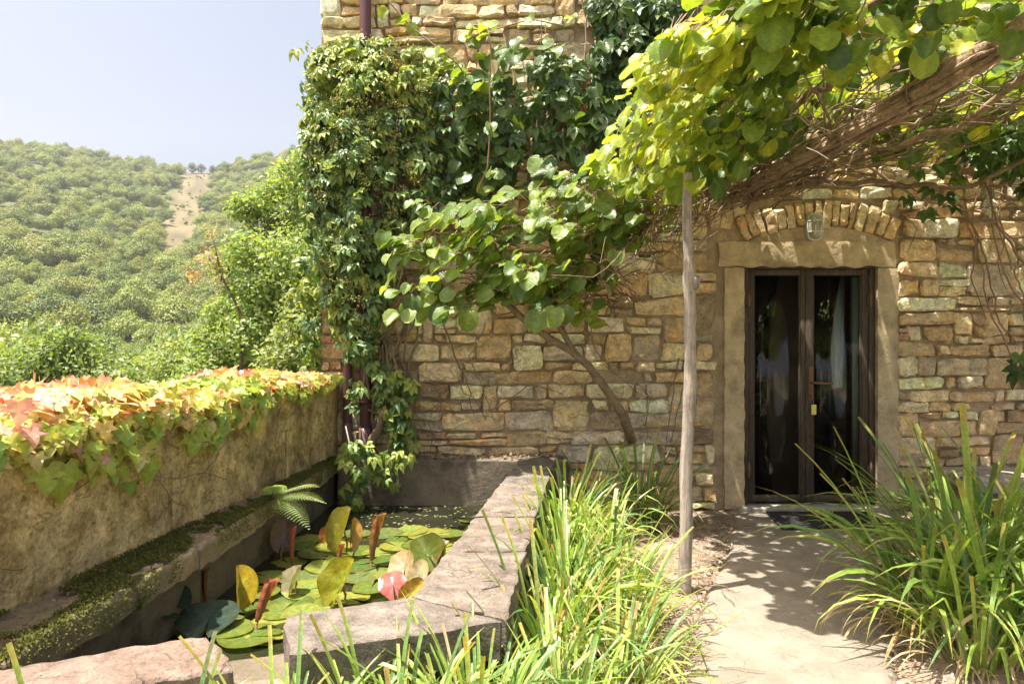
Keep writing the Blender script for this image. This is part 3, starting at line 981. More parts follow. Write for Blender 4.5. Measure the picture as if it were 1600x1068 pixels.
# ---- door
dfr = Geo()
YF = WY + .035
fc = (.065, .046, .032)
dfr.bbox((DX0, YF, 0.03), (DX0 + .050, YF + .07, DZ - .047), .006, fc)
dfr.bbox((DX1 - .050, YF, 0.03), (DX1, YF + .07, DZ - .047), .006, fc)
dfr.bbox((DX0, YF - .003, DZ - .046), (DX1, YF + .07, DZ), .006, fc)
obj('door_frame', dfr, M['frame'], house, at=((DX0 + DX1) / 2, YF, 0.03))
LX = (DX0 + .052, P(1262, 0, WY)[0], P(1274, 0, WY)[0], DX1 - .052)
def leaf_door(x0, x1, st_l, st_r, hinge_x, label):
    z0, z1 = .05, DZ - .05
    d = Geo(); y0, y1 = YF + .012, YF + .052
    d.bbox((x0, y0, z0), (x0 + st_l, y1, z1), .004, fc)
    d.bbox((x1 - st_r, y0, z0), (x1, y1, z1), .004, fc)
    d.bbox((x0 + st_l, y0 + .002, z1 - .05), (x1 - st_r, y1 - .002, z1), .004, fc)
    d.bbox((x0 + st_l, y0 + .002, z0), (x1 - st_r, y1 - .002, z0 + .055), .004, fc)
    # glazing bead
    b = .012
    d.bbox((x0 + st_l, y0 + .006, z0 + .055), (x0 + st_l + b, y1 - .008, z1 - .05), .003, (.07, .05, .035))
    d.bbox((x1 - st_r - b, y0 + .006, z0 + .055), (x1 - st_r, y1 - .008, z1 - .05), .003, (.07, .05, .035))
    o = obj('door_leaf', d, M['frame'], house, at=((x0 + x1) / 2, YF, z0), label=label)
    if hinge_x > x1 - .1:
        e = Geo(); e.bbox((P(1345, 0, WY)[0] - .035, y0 + .024, z0 + .06), (P(1354, 0, WY)[0] + .0, y1 + .02, z1 - .06), .003, (.42, .45, .38)); obj('edge_strip', e, M['matte'], o)
    p = Geo(); yg = YF + .030
    p.box((x0 + st_l + .002, yg, z0 + .057), (x1 - st_r - .002, yg + .004, z1 - .052), (1, 1, 1))
    obj('pane', p, M['glass'], o)
    for hz in ((P(0, 468, WY)[2]), P(0, 735, WY)[2]):
        h = Geo(); h.tube([(hinge_x, YF - .012, hz - .06), (hinge_x, YF - .012, hz + .06)], .010, 8, (.16, .14, .12))
        h.tube([(hinge_x, YF - .012, hz + .063), (hinge_x, YF - .012, hz + .075)], [.007, .003], 8, (.16, .14, .12))
        h.bbox((hinge_x - .022, YF - .004, hz - .04), (hinge_x + .022, YF + .0, hz + .04), .002, (.12, .09, .07))
        obj('hinge', h, M['rust'], o, at=(hinge_x, YF, hz))
    return o
dl = leaf_door(LX[0], LX[1], .042, .036, DX0 + .045, 'dark door leaf on the hinge side away from the handle')
dr = leaf_door(LX[1] + .004, LX[3], .062, .055, DX1 - .045, 'dark door leaf carrying the rusty lever handle')
hx = LX[1] + .045
h = Geo()
h.bbox((hx - .02, YF + .002, P(0, 626, WY)[2]), (hx + .02, YF + .012, P(0, 572, WY)[2]), .003, (.2, .12, .06))
hz = P(0, 598, WY)[2]
h.tube([(hx, YF + .004, hz), (hx, YF - .05, hz), (hx + .03, YF - .058, hz), (hx + .10, YF - .055, hz - .004), (hx + .155, YF - .05, hz)], [.011, .010, .010, .009, .008], 8, (.24, .13, .06))
h.tube([(hx, YF + .004, hz - .11), (hx, YF - .012, hz - .11)], .010, 8, (.2, .1, .05))
obj('handle', h, M['rust'], dr, at=(hx, YF, hz))
# threshold
obj('threshold', slab_geo((DX0 - .06, WY - .05), (DX1 + .08, WY - .05), (DX1 + .08, WY + .12), (DX0 - .06, WY + .12), .026, .08, amp=.004, col=(.36, .32, .27)), M['dressed'], house, at=((DX0 + DX1) / 2, WY, 0))
# dim room behind the glass
g = Geo()
ic = (.60, .42, .30)
g.faces([(.9, 5.72, .022), (4.2, 5.72, .022), (4.2, 7.6, .02), (.9, 7.6, .02), (.9, 5.72, 2.6), (4.2, 5.72, 2.6), (4.2, 7.6, 2.6), (.9, 7.6, 2.6)],
        [(0, 1, 2, 3), (7, 6, 5, 4), (3, 2, 6, 7), (0, 3, 7, 4), (1, 5, 6, 2)], ic)
obj('room_interior', g, M['matte'], house, smooth=False)

# ---- things on and by the door
tg = Geo(); tx = LX[1] + .062; tz = P(0, 640, WY)[2]
tg.bbox((tx - .020, YF - .012, tz - .042), (tx + .020, YF - .008, tz + .040), .001, (.75, .66, .16))
tg.tube([(tx, YF - .010, tz + .036), (tx - .006, YF - .012, tz + .075), (hx, YF - .014, hz - .105)], .0015, 5, (.3, .2, .1))
key_tag = obj('key_tag', tg, M['matte'], at=(tx, YF, tz)); tag(key_tag, 'small yellow tag hanging from the lock below the door handle', 'tag')

cx = P(1309, 0, 5.8)[0]  # pale folded strip, added in place of a sky reflection on the pane
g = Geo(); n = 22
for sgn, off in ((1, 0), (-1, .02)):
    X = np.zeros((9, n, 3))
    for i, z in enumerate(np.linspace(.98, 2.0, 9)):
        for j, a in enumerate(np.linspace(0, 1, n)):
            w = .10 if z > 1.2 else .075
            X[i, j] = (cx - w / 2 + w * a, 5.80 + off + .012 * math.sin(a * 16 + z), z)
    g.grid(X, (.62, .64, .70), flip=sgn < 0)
cu = obj('reflection_strip', g, M['matte'], at=(cx, 5.8, .98)); tag(cu, 'narrow pale grey strip added behind the door glass for a sky reflection', 'reflection_strip')

g = Geo(); cz = .46; cxx = 3.10; cy = 6.75
for dx in (-.17, .17):
    for dy in (-.17, .17): g.tube([(cxx + dx * 1.15, cy + dy * 1.15, .02), (cxx + dx, cy + dy, cz)], .014, 6, (.45, .46, .5))
def build_reflection_chair():  # chair form added to stand for a pale reflection in the glass
    t = thing('reflection_chair', 'pale chair form added in the dark room for a reflection in the glass', 'reflection_chair', (cxx, cy, .02))
    for dx in (-.17, .17):
        for dy in (-.17, .17):
            q = Geo().tube([(cxx + dx * 1.15, cy + dy * 1.15, .02), (cxx + dx, cy + dy, cz)], [.012, .018], 6, (.30, .31, .34)); obj('leg', q, M['matte'], t)
    q = Geo().bbox((cxx - .21, cy - .21, cz), (cxx + .21, cy + .21, cz + .03), .01, (.30, .31, .34)); obj('seat', q, M['matte'], t)
    q = Geo().bbox((cxx - .19, cy + .19, cz + .10), (cxx + .19, cy + .215, cz + .42), .01, (.30, .31, .34))
    for dx in (-.18, .16): q.bbox((cxx + dx, cy + .188, cz + .03), (cxx + dx + .02, cy + .212, cz + .10), .004, (.30, .31, .34))
    obj('backrest', q, M['matte'], t)
build_reflection_chair()

def wall_lamp():
    c = P(1269, 356, WY); cx, cz = c[0], c[2]; w, hh = .060, .105
    t = thing('wall_lamp', 'oval caged bulkhead lamp fixed over the door lintel', 'lamp', (cx, WY - .01, cz))
    def oval(s, n=28):
        th = np.linspace(0, 2 * PI, n, endpoint=False)
        return np.array([(cx + w * s * math.copysign(abs(math.cos(a)) ** .75, math.cos(a)), cz + (hh - w) * math.copysign(min(1, abs(math.sin(a)) * 1.6), math.sin(a)) * 1 + w * s * math.sin(a)) for a in th])
    def loft(rows, col):
        g = Geo(); X = np.array([[(p[0], y, p[1]) for p in np.vstack([oval(s), oval(s)[:1]])] for s, y in rows]); g.grid(X, col); return g
    g = loft([(1.0, WY + .02), (1.08, WY - .03), (1.08, WY - .045), (.98, WY - .052)], (.55, .54, .50)); obj('base', g, M['grey_metal'], t)
    g = loft([(.96, WY - .045), (.93, WY - .075), (.75, WY - .098), (.4, WY - .108), (.02, WY - .110)], (.40, .385, .29)); obj('glass_bowl', g, M['grey_metal'], t)
    for s, y in ((1.04, WY - .060),):
        o = oval(s); pts = [(p[0], y, p[1]) for p in o] + [(o[0][0], y, o[0][1])]
        g = Geo().tube(pts, .005, 6, (.75, .75, .74))
        for q in (-.33, .33):
            g.tube([(cx + q * w * 1.2, WY - .06, cz - hh * .95), (cx + q * w * 1.2, WY - .105, cz - hh * .6), (cx + q * w * 1.2, WY - .118, cz), (cx + q * w * 1.2, WY - .105, cz + hh * .6), (cx + q * w * 1.2, WY - .06, cz + hh * .95)], .004, 6, (.75, .75, .74))
        for q in (-.42, .42):
            g.tube([(cx - w * 1.04, WY - .06, cz + q * hh), (cx - w * .7, WY - .10, cz + q * hh), (cx, WY - .119, cz + q * hh), (cx + w * .7, WY - .10, cz + q * hh), (cx + w * 1.04, WY - .06, cz + q * hh)], .004, 6, (.75, .75, .74))
        obj('cage', g, M['grey_metal'], t)
wall_lamp()

# doormat
m0 = PZ(1196, 802, .012)
g = slab_geo((1.965, 4.96), (2.80, 4.96), (2.82, 5.46), (2.03, 5.46), .020, .012, amp=.002, jag=.004, col=(.035, .033, .032), rnd=.003)
dm = obj('doormat', g, M['rubber'], at=(2.4, 5.2, .008)); tag(dm, 'dark rubber doormat lying on the path in front of the door', 'doormat')

# stone bench by the wall
def stone_bench():
    t = thing('stone_bench', 'low stone bench against the wall behind the tall strap leaves', 'bench', (4.2, 5.3, 0))
    obj('bench_slab', slab_geo((3.42, 5.02), (5.2, 5.02), (5.2, 5.56), (3.42, 5.56), .36, .09, nx=20, col=(.42, .36, .29), jag=.02), M['slab'], t)
    for x0 in (3.52, 4.12, 4.7):
        obj('bench_stone', slab_geo((x0, 5.08), (x0 + .5, 5.08), (x0 + .5, 5.52), (x0, 5.52), .268, .29, col=(.36, .30, .23), jag=.02), M['stone'], t)
stone_bench()

# drainpipes
def drainpipe(u, r, z0, z1, label, bend=None):
    x = P(u, 0, 5.5)[0]; y = 5.5
    t = thing('drainpipe', label, 'drainpipe', (x, y, z0))
    pts = [(x, y, z0)] + [(x, y, z) for z in np.linspace(z0 + .1, z1, 6)]
    if bend is not None: pts += [(x + .03, y, z1 + .08), (bend - .03, y, z1 + .22), (bend, y, z1 + .30)]
    obj('pipe', Geo().tube(pts, r, 14, (.115, .045, .05)), M['pipe'], t)
    obj('shoe', Geo().tube([(x, y, z0 + .16), (x, y, z0 + .02), (x + .01, y - .03, z0 - .05)], [r * 1.12, r * 1.12, r * 1.05], 14, (.16, .09, .09)), M['pipe'], t)
    for zb in np.arange(z0 + .35, z1, 1.1):
        obj('pipe_bracket', Geo().tube([(x, y, zb), (x, y, zb + .03)], r * 1.15, 14, (.10, .04, .045)).box((x - .012, y + r * .8, zb), (x + .012, WY + .05, zb + .03), (.1, .04, .045)), M['pipe'], t)
drainpipe(543, .037, .56, 2.35, 'thin brown drainpipe at the corner beside the boundary wall', bend=P(560, 0, 5.5)[0])
drainpipe(571, .047, .52, 6.3, 'thicker brown drainpipe rising through the creeper to the eaves')

# ================================================================== BOUNDARY WALL
bw = thing('boundary_wall', 'weathered rendered boundary wall beside the pond, topped with red creeper', 'wall', (-1.9, 3, .44))
def par_piece(Ya, Yb, z, z2, thick, th_in, name, jag=.007, seed=0.):
    A = (PAR(Ya) + th_in - .42, Ya); B = (PAR(Ya) + th_in, Ya); C = (PAR(Yb) + th_in, Yb); D = (PAR(Yb) + th_in - .42, Yb)
    g = slab_geo(A, B, C, D, z, thick, zs=(z, z, z2, z2), nx=12, ny=44, jag=jag, amp=.012, col=np.array((.64, .49, .24)) * (1 + .015 * rng.normal()), seed=seed, rnd=.008)
    obj(name, g, M['render'], bw)
ys = [-.6, 1.2, 2.75, 4.1, 5.58]
for k in range(len(ys) - 1):
    par_piece(ys[k] + .0006, ys[k + 1] - .0006, .995 + .012 * ys[k], .995 + .012 * ys[k + 1], .272, .003, 'wall_block', seed=k * 3.1)
ys = [-.6, 1.6, 3.3, 4.6, 5.58]
for k in range(len(ys) - 1):
    par_piece(ys[k] + .0006, ys[k + 1] - .0006, .722 + .012 * ys[k], .722 + .012 * ys[k + 1], .40, 0.0, 'wall_block', seed=k * 5.3 + 20)
g = Geo()
g.faces([(PAR(-.6) - .46, -.6, -3.5), (PAR(-.6) - .02, -.6, -3.5), (PAR(5.58) - .02, 5.58, -3.5), (PAR(5.58) - .46, 5.58, -3.5), (PAR(-.6) - .46, -.6, .32), (PAR(-.6) - .02, -.6, .32), (PAR(5.58) - .02, 5.58, .32), (PAR(5.58) - .46, 5.58, .32)],
        [(0, 1, 5, 4), (1, 2, 6, 5), (2, 3, 7, 6), (3, 0, 4, 7), (4, 5, 6, 7)], (.3, .23, .14))
obj('footing', g, M['render'], bw, smooth=False)

# ================================================================== POND
pond = thing('pond_basin', 'stone garden pond with broad pink coping slabs and a mossy ledge', 'pond', (-.6, 3.8, .09))
# ledge along the boundary wall
ys = [.6, 1.35, 2.0, 2.62, 3.1, 3.75, 4.3, 5.0, 5.55]
for k in range(len(ys) - 1):
    Ya, Yb = ys[k] + .004, ys[k + 1] - .004
    dz = rng.normal() * .005
    f = rng.normal() * .008
    g = slab_geo((PAR(Ya) - .05, Ya), (LEDGE(Ya) + f, Ya), (LEDGE(Yb) + f, Yb), (PAR(Yb) - .05, Yb), .442 + dz, .085, nx=16, ny=16, jag=.018, amp=.020, col=np.array((.30, .235, .15)) * (1 + .1 * rng.normal()), seed=k * 7.7, rnd=.02)
    obj('ledge_slab', g, M['ledge'], pond)
def basin(A, B, C, D, z, name='basin_wall', col=(.16, .13, .09)):
    obj(name, slab_geo(A, B, C, D, z, z + .55, nx=22, ny=22, jag=.012, amp=.006, col=col, seed=rng.random() * 9), M['basin'], pond)
basin((PAR(.8) - .03, .8), (LEDGE(.8) - .05, .8), (LEDGE(5.5) - .05, 5.5), (PAR(5.5) - .03, 5.5), .352)
# back wall below the house
basin((-1.36, 5.36), (.45, 5.34), (.45, 5.585), (-1.36, 5.585), .448, col=(.20, .165, .12))
basin((CO_L(2.45) + .03, 2.45), (CO_R(2.45) - .04, 2.35), (CO_R(5.33) - .04, 5.33), (CO_L(5.33) + .03, 5.33), .372)
# front wall, skewed
FA = np.array((-.75, 2.245)); FB = np.array((-.355, 2.40)); fd = unit(FB - FA); fn = np.array([-fd[1], fd[0]])
fl = lambda s, o: tuple(FA + fd * s + fn * o)
basin(fl(-.9, -.28), fl(.62, -.24), fl(.42, -.03), fl(-.9, -.03), .365)
# coping
brk = [2.42, 2.95, 3.52, 4.36, 5.33]
for k in range(4):
    Ya, Yb = brk[k] + .004, brk[k + 1] - .004
    A = (CO_L(Ya), Ya) if k else (FB[0] + .004, FB[1] + .01)
    B = (CO_R(Ya), Ya) if k else (-.02, 2.222)
    col = np.array([(.18, .145, .118), (.17, .135, .108), (.18, .147, .12), (.155, .132, .112)][k])
    obj('coping_slab', slab_geo(A, B, (CO_R(Yb), Yb), (CO_L(Yb), Yb), .472 + .002 * rng.normal(), .105, nx=20, ny=24, jag=.012, amp=.006, rnd=.005, col=col, seed=k * 4.4 + 1), M['slab'], pond)
obj('corner_slab', slab_geo((-.635, 1.965), (-.035, 2.20), (FB[0] - .0, FB[1]), (FA[0], FA[1]), .474, .12, nx=22, ny=16, jag=.014, amp=.006, rnd=.005, col=(.17, .142, .118), seed=8.8), M['slab'], pond)
obj('front_slab', slab_geo((-1.50, 1.56), (-.775, 1.90), (-.935, 2.105), (-1.46, 1.885), .470, .10, nx=22, ny=16, jag=.024, amp=.012, col=(.22, .152, .118), seed=14.2), M['slab'], pond)
obj('spout_slab', slab_geo((-.86, 1.83), (-.62, 1.92), (-.755, 2.17), (-.93, 2.10), .40, .07, nx=10, ny=10, jag=.01, amp=.006, col=(.46, .25, .18), seed=3.3, zs=(.40, .40, .33, .33)), M['slab'], pond)
# water
g = Geo(); g.faces([(-1.6, 1.9, .09), (.4, 1.9, .09), (.4, 5.4, .09), (-1.6, 5.4, .09)], [(0, 1, 2, 3)])
w = obj('pond_water', g, M['water'], smooth=False); w['kind'] = 'structure'
# ================================================================== VINE POST
def post():
    b = PZ(1070, 924, 0.0)
    t = thing('vine_post', 'slender weathered wooden post propping up the vine beside the path', 'post', tuple(b))
    us = [(1070, 932), (1071, 860), (1073, 760), (1076, 640), (1078, 540), (1078, 470), (1076, 440), (1077, 400), (1076, 350), (1075, 305), (1074, 270)]
    pts = []; rad = []
    for k, (u, v) in enumerate(us):
        p = P(u, v, b[1]); pts.append(p); rad.append(.037 - .0013 * k + (.006 if v == 440 else 0))
    pts = np.array(pts); zz = np.linspace(0, 1, 46); s = np.linspace(0, 1, len(us))
    pp = np.stack([np.interp(zz, s, pts[:, a]) for a in range(3)], 1); rr = np.interp(zz, s, rad)
    for i in range(46): pp[i, 0] += .020 * mnoise.noise(Vector((pp[i, 2] * 2.2, 3, 1))); rr[i] *= 1 + .10 * mnoise.noise(Vector((pp[i, 2] * 5, 8, 1)))
    g = Geo().tube(pp, rr, 16, (.44, .37, .305))
    V = g.V[0]
    for i in range(len(V)):
        c = pp[i // 16]; d = V[i] - c
        V[i] = c + d * (1 + .09 * nz((d[0] * 30, d[1] * 30, V[i][2] * 1.4), 1.0, 3) + .05 * nz(V[i], 22))
    obj('trunk_pole', g, M['post'], t)
    k = P(1082, 445, b[1])
    obj('knot', Geo().tube([k + (-.03, 0, -.05), k + (.005, -.01, 0), k + (.022, -.012, .035), k + (.026, -.01, .05)], [.02, .032, .022, .008], 9, (.30, .24, .21), rough=.08), M['post'], t)
post()

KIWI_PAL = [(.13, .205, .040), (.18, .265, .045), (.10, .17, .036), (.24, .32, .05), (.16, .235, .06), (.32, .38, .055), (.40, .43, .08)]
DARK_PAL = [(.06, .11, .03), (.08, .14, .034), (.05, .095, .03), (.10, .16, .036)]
CREEP_PAL = [(.10, .17, .045), (.135, .21, .045), (.08, .14, .042), (.21, .27, .05), (.28, .33, .06)]
STEMC = [(.26, .175, .11), (.21, .15, .10), (.31, .22, .14), (.17, .12, .08)]

def stem_part(parent, curves, name='stem', mat='stem', k=5):
    g = Geo()
    for pts, r, c in curves: g.tube(pts, r, k, c, caps=False)
    obj(name, g, M[mat], parent)

def broad(L, p, n, t, size, pal=None):
    L.add('broad%d' % rng.integers(4), p, orient(n, t), size, pal)

# ================================================================== PERGOLA VINE
def pergola_vine():
    root = (1.80, 5.52, 2.55)
    t = thing('pergola_vine', 'broad leaved vine with a thick shaggy trunk forming the canopy over the path', 'vine', root)
    # the shaggy trunk: a rope of bark strands
    a = P(1128, 318, 5.56); b = np.array([2.16, 2.86, 2.68]); e = np.array([2.30, 1.6, 2.80])
    base = np.array([a, a * .65 + b * .35 + (0.01, 0, .0), a * .3 + b * .7 + (0, 0, -.015), b, e])
    s = np.linspace(0, 1, 5); zz = np.linspace(0, 1, 40)
    axis = np.stack([np.interp(zz, s, base[:, k]) for k in range(3)], 1)
    g = Geo().tube(axis + .01 * rng.normal(0, 1, axis.shape).cumsum(0) / 8, np.linspace(.042, .060, 40), 12, (.38, .27, .19), rough=.08)
    obj('trunk', g, M['bark'], t)
    g = Geo()
    for k in range(34):
        ph = rng.random() * 6.28; tw = rng.uniform(1.2, 3.0); i0 = rng.integers(0, 18); i1 = i0 + rng.integers(12, 22)
        ii = np.arange(i0, min(i1, 40)); th = ph + tw * zz[ii]; R = .050 + .014 * rng.random()
        off = np.stack([np.cos(th) * R, np.zeros(len(ii)), np.sin(th) * R], 1)
        pts = axis[ii] + off + .004 * rng.normal(0, 1, (len(ii), 3))
        g.tube(pts, .008 + .009 * rng.random(), 5, np.array((.42, .30, .215)) * rng.uniform(.6, 1.15), rough=.12)
    obj('bark_strand', g, M['bark'], t, kind='stuff')
    # other limbs
    limbs = [(P(1130, 312, 5.5), (1.55, 2.6, 2.80), .024), (P(1120, 300, 5.4), (1.15, 3.0, 2.70), .020), (P(1135, 310, 5.5), (2.9, 2.9, 2.85), .026),
             (P(1140, 305, 5.5), (3.9, 4.4, 2.72), .022), (P(1110, 310, 5.3), (.82, 4.3, 2.52), .018), (P(1180, 268, 5.4), (3.6, 3.6, 2.80), .020)]
    for p, q, r in limbs:
        obj('limb', Geo().tube(wander(p, q, 22, .16), np.linspace(r, r * .55, 22), 7, STEMC[rng.integers(3)], rough=.08), M['bark'], t)
    cv = []
    for k in range(100):
        p = P(1090 + 120 * rng.random(), 280 + 50 * rng.random(), 5.2 + .3 * rng.random())
        if k % 2: p = axis[rng.integers(0, 26)] + rng.normal(0, .05, 3)
        x = rng.uniform(.9, 3.7); y = rng.uniform(2.4, 4.9); q = np.array([x, y, 2.68 + .25 * rng.random()])
        cv.append((wander(p, q, 14, .22, sag=rng.uniform(-.06, .03)), np.linspace(.006, .0025, 14) * rng.uniform(.6, 1.5), STEMC[rng.integers(4)]))
    for k in range(46):      # whips hanging and crossing to the left under the canopy
        p = P(1090 + 30 * rng.normal(), 310, 4.6 + .7 * rng.random()); q = P(rng.uniform(860, 1080), rng.uniform(330, 450), 4.4 + .9 * rng.random())
        cv.append((wander(p, q, 12, .22, sag=.04), np.linspace(.005, .002, 12), STEMC[rng.integers(4)]))
    stem_part(t, cv, 'tangled_stems')
    L = Leaves(KIWI_PAL + DARK_PAL)
    nk = len(KIWI_PAL)
    pet = []
    # left edge of the canopy, its sunlight put in by brighter leaf tints
    poly = [(935, 240), (962, 190), (1000, 90), (1050, 45), (1130, 20), (1160, 0), (1250, -40), (1340, -30), (1330, 40), (1270, 110), (1240, 160), (1200, 225), (1130, 285), (1080, 312), (1020, 325), (955, 290)]
    for u, v in poly_samples(poly, 620):
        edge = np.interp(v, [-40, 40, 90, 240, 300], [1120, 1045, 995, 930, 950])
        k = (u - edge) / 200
        z = 2.42 + .42 * max(0, min(1, (300 - v) / 300)) + rng.uniform(-.10, .10)
        Y = np.clip((z - EYE) * FPX / (534 - v), 2.5, 5.25)
        p = P(u, v, Y)
        n = np.array([-.55, -.5, .8]) + rng.normal(0, .34, 3)
        tt = np.array([-.7, -.35, -.55]) + rng.normal(0, .3, 3)
        pet.append((np.array([p, p - unit(tt) * .03 + (0, 0, .015), p - unit(tt) * .06 + (.02, .02, .05)]), .002, (.34, .22, .12)))
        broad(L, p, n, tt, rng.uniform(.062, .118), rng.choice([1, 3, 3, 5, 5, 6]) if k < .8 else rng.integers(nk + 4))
    # the roof of the canopy
    for k in range(1600):
        y = rng.uniform(1.9, 5.45); x = rng.uniform(.74 + .05 * (5.4 - y), 4.3); z = 2.82 + .22 * rng.random() - (.12 if rng.random() < .15 else 0)
        n = np.array([-.15, -.15, 1]) + rng.normal(0, .38, 3); tt = rng.normal(0, 1, 3) + (-.3, -.3, -.4)
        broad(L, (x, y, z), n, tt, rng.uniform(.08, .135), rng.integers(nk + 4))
    for k in range(520):
        x, y, z = rng.uniform(1.3, 4.6), rng.uniform(4.1, 5.5), rng.uniform(2.9, 3.2)
        broad(L, (x, y, z), np.array([-.15, -.15, 1]) + rng.normal(0, .35, 3), rng.normal(0, 1, 3), rng.uniform(.09, .14), rng.integers(nk + 4))
    # leaves hanging beneath
    for poly, cnt, Ya, Yb in (([(1120, 160), (1260, 130), (1280, 180), (1180, 270), (1090, 300), (1040, 300)], 75, 3.6, 4.9), ([(1250, 0), (1600, 0), (1600, 60), (1380, 90), (1260, 120)], 60, 2.7, 3.3),
                              ([(1330, 190), (1500, 160), (1500, 240), (1360, 260)], 12, 4.2, 5.0)):
        for u, v in poly_samples(poly, cnt):
            n = np.array([-.2, -.75, .5]) + rng.normal(0, .35, 3); tt = np.array([-.2, -.2, -1]) + rng.normal(0, .3, 3)
            broad(L, P(u, v, rng.uniform(Ya, Yb)), n, tt, rng.uniform(.075, .125), rng.integers(nk + 4))
    for u, v, Y, s in ((1328, 70, 2.9, .15), (1056, 262, 4.2, .135), (1060, 292, 4.1, .12), (1215, 24, 2.8, .14), (1180, 190, 3.4, .11), (1200, 78, 2.9, .12)):
        broad(L, P(u, v, Y), (-.25, -.9, .35), (-.15, 0, -1), s, 1)
    gp_ = Geo()
    for pts_, r_, c_ in pet: gp_.tube(pts_, r_, 4, c_, caps=False)
    obj('petioles', gp_, M['stem'], t, kind='stuff')
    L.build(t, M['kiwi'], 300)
pergola_vine()

# ================================================================== MIDDLE VINE
def wall_vine():
    base = PZ(985, 664, .40)
    base[1] = 5.25; base = P(985, 668, 5.25)
    t = thing('kiwi_vine', 'layered round leaved vine spreading in front of the wall from one leaning stem', 'vine', tuple(base))
    def px(pts, Ys): return np.array([P(u, v, y) for (u, v), y in zip(pts, Ys)])
    A = px([(988, 690), (975, 650), (950, 612), (920, 572), (892, 548), (860, 530), (825, 505), (790, 472), (770, 440)], np.linspace(5.3, 4.75, 9))
    obj('trunk', Geo().tube(A, np.linspace(.038, .020, 9), 9, (.26, .185, .115), rough=.05), M['bark'], t)
    B = px([(898, 552), (880, 520), (862, 497), (838, 480), (815, 455)], np.linspace(5.05, 4.75, 5))
    obj('branch', Geo().tube(B, np.linspace(.022, .012, 5), 8, (.27, .2, .12), rough=.05), M['bark'], t)
    cv = []
    L = Leaves([(.15, .23, .05), (.21, .29, .06), (.12, .19, .045), (.25, .33, .07), (.18, .26, .07), (.08, .14, .035)])
    hub = P(860, 400, 4.95)
    poly = [(600, 372), (640, 330), (700, 292), (760, 268), (830, 262), (900, 238), (960, 235), (1010, 300), (1028, 360), (990, 392), (930, 425), (880, 455), (850, 478), (790, 480), (730, 505), (690, 500), (640, 495), (612, 470), (640, 430), (600, 405)]
    tips = poly_samples(poly, 92)
    n_leaf = 0
    for u, v in tips:
        q = P(u, v, np.clip(4.95 - .5 * rng.random() + .25 * (u - 800) / 200 * .5, 4.3, 5.25))
        s = P(np.clip(u + 90 + 60 * rng.random(), 780, 1000), np.clip(v + 20 + 40 * rng.normal(), 330, 470), 5.0 + .3 * rng.random())
        W = wander(s, q, 10, .16, sag=-.03)
        cv.append((W, np.linspace(.006, .002, 10), (.24, .13, .08) if rng.random() < .5 else STEMC[rng.integers(3)]))
        for k in range(6):
            i = 4 + k if k < 6 else 9
            p = W[min(i, 9)] + rng.normal(0, .03, 3)
            nn = np.array([-.35, -.58, .95]) + rng.normal(0, .33, 3)
            tt = np.array([-.85, -.35, -.2]) + rng.normal(0, .42, 3)
            pet = p + unit(tt) * .05 + (0, 0, .01)
            cv.append((np.array([p, (p + pet) / 2 + (0, 0, .012), pet]), .0022, (.32, .17, .12)))
            broad(L, pet, nn, tt, rng.uniform(.078, .138)); n_leaf += 1
    for u, v, s in ((868, 480, .15), (886, 478, .12), (843, 488, .15), (966, 392, .11), (603, 362, .12), (690, 478, .14), (735, 485, .14), (820, 440, .15), (648, 462, .13)):
        broad(L, P(u, v, 4.55), (-.2, -.95, .3), (-.25, 0, -1), s, None)
    # thin shoots reaching up the wall
    for pts in ([(600, -6), (640, 40), (690, 80), (715, 100), (728, 120)], [(735, 60), (762, 45), (768, 80), (765, 130), (766, 200), (762, 260), (745, 300)], [(640, 375), (615, 345), (606, 352), (612, 365)], [(880, 40), (830, 30), (780, 44), (730, 38)]):
        W = np.array([P(u, v, 5.1 + .15 * rng.random()) for u, v in pts]); cv.append((W, .006, (.30, .17, .10)))
        for k in range(len(W)):
            for _ in range(3 if len(pts) > 4 else 1): broad(L, W[k] + rng.normal(0, .04, 3), np.array([-.3, -.5, .8]) + rng.normal(0, .35, 3), rng.normal(0, .5, 3) + (0, -.2, -.5), rng.uniform(.07, .13), rng.integers(2, 5))
    # leaves lying back towards the wall, their shade put in by darker tints
    for u, v in poly_samples([(740, 90), (800, 60), (950, 60), (960, 150), (980, 240), (860, 300), (740, 300), (700, 250), (720, 170)], 150):
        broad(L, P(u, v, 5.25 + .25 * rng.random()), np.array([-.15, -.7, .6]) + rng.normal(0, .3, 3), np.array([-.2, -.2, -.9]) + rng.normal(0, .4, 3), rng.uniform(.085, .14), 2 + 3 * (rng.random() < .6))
    for k in range(16):
        u = rng.uniform(740, 960); cv.append((wander(P(u, rng.uniform(260, 330), 5.45), P(u + rng.normal() * 50, rng.uniform(0, 120), 5.5), 10, .12), .0045, STEMC[rng.integers(4)]))
    # stems running over the lower wall
    for pts in ([(760, 505), (730, 560), (760, 620), (772, 660)], [(690, 490), (712, 560), (735, 610), (738, 650)], [(1010, 470), (920, 470), (925, 540), (960, 580), (1005, 620)], [(1060, 560), (1052, 610), (1046, 660), (1040, 700)], [(1075, 500), (1070, 590), (1058, 650), (1050, 690)],
                [(1010, 600), (1012, 640), (1008, 690)], [(770, 640), (830, 600), (880, 615)], [(1000, 420), (950, 440), (900, 445), (860, 430)]):
        W = np.array([P(u, v, 5.55) for u, v in pts]); s = np.linspace(0, 1, len(W)); zz = np.linspace(0, 1, 14)
        W = np.stack([np.interp(zz, s, W[:, a]) for a in range(3)], 1) + rng.normal(0, .008, (14, 3)); W[:, 1] = np.minimum(W[:, 1], 5.565)
        cv.append((W, np.linspace(.007, .003, 14), STEMC[rng.integers(4)]))
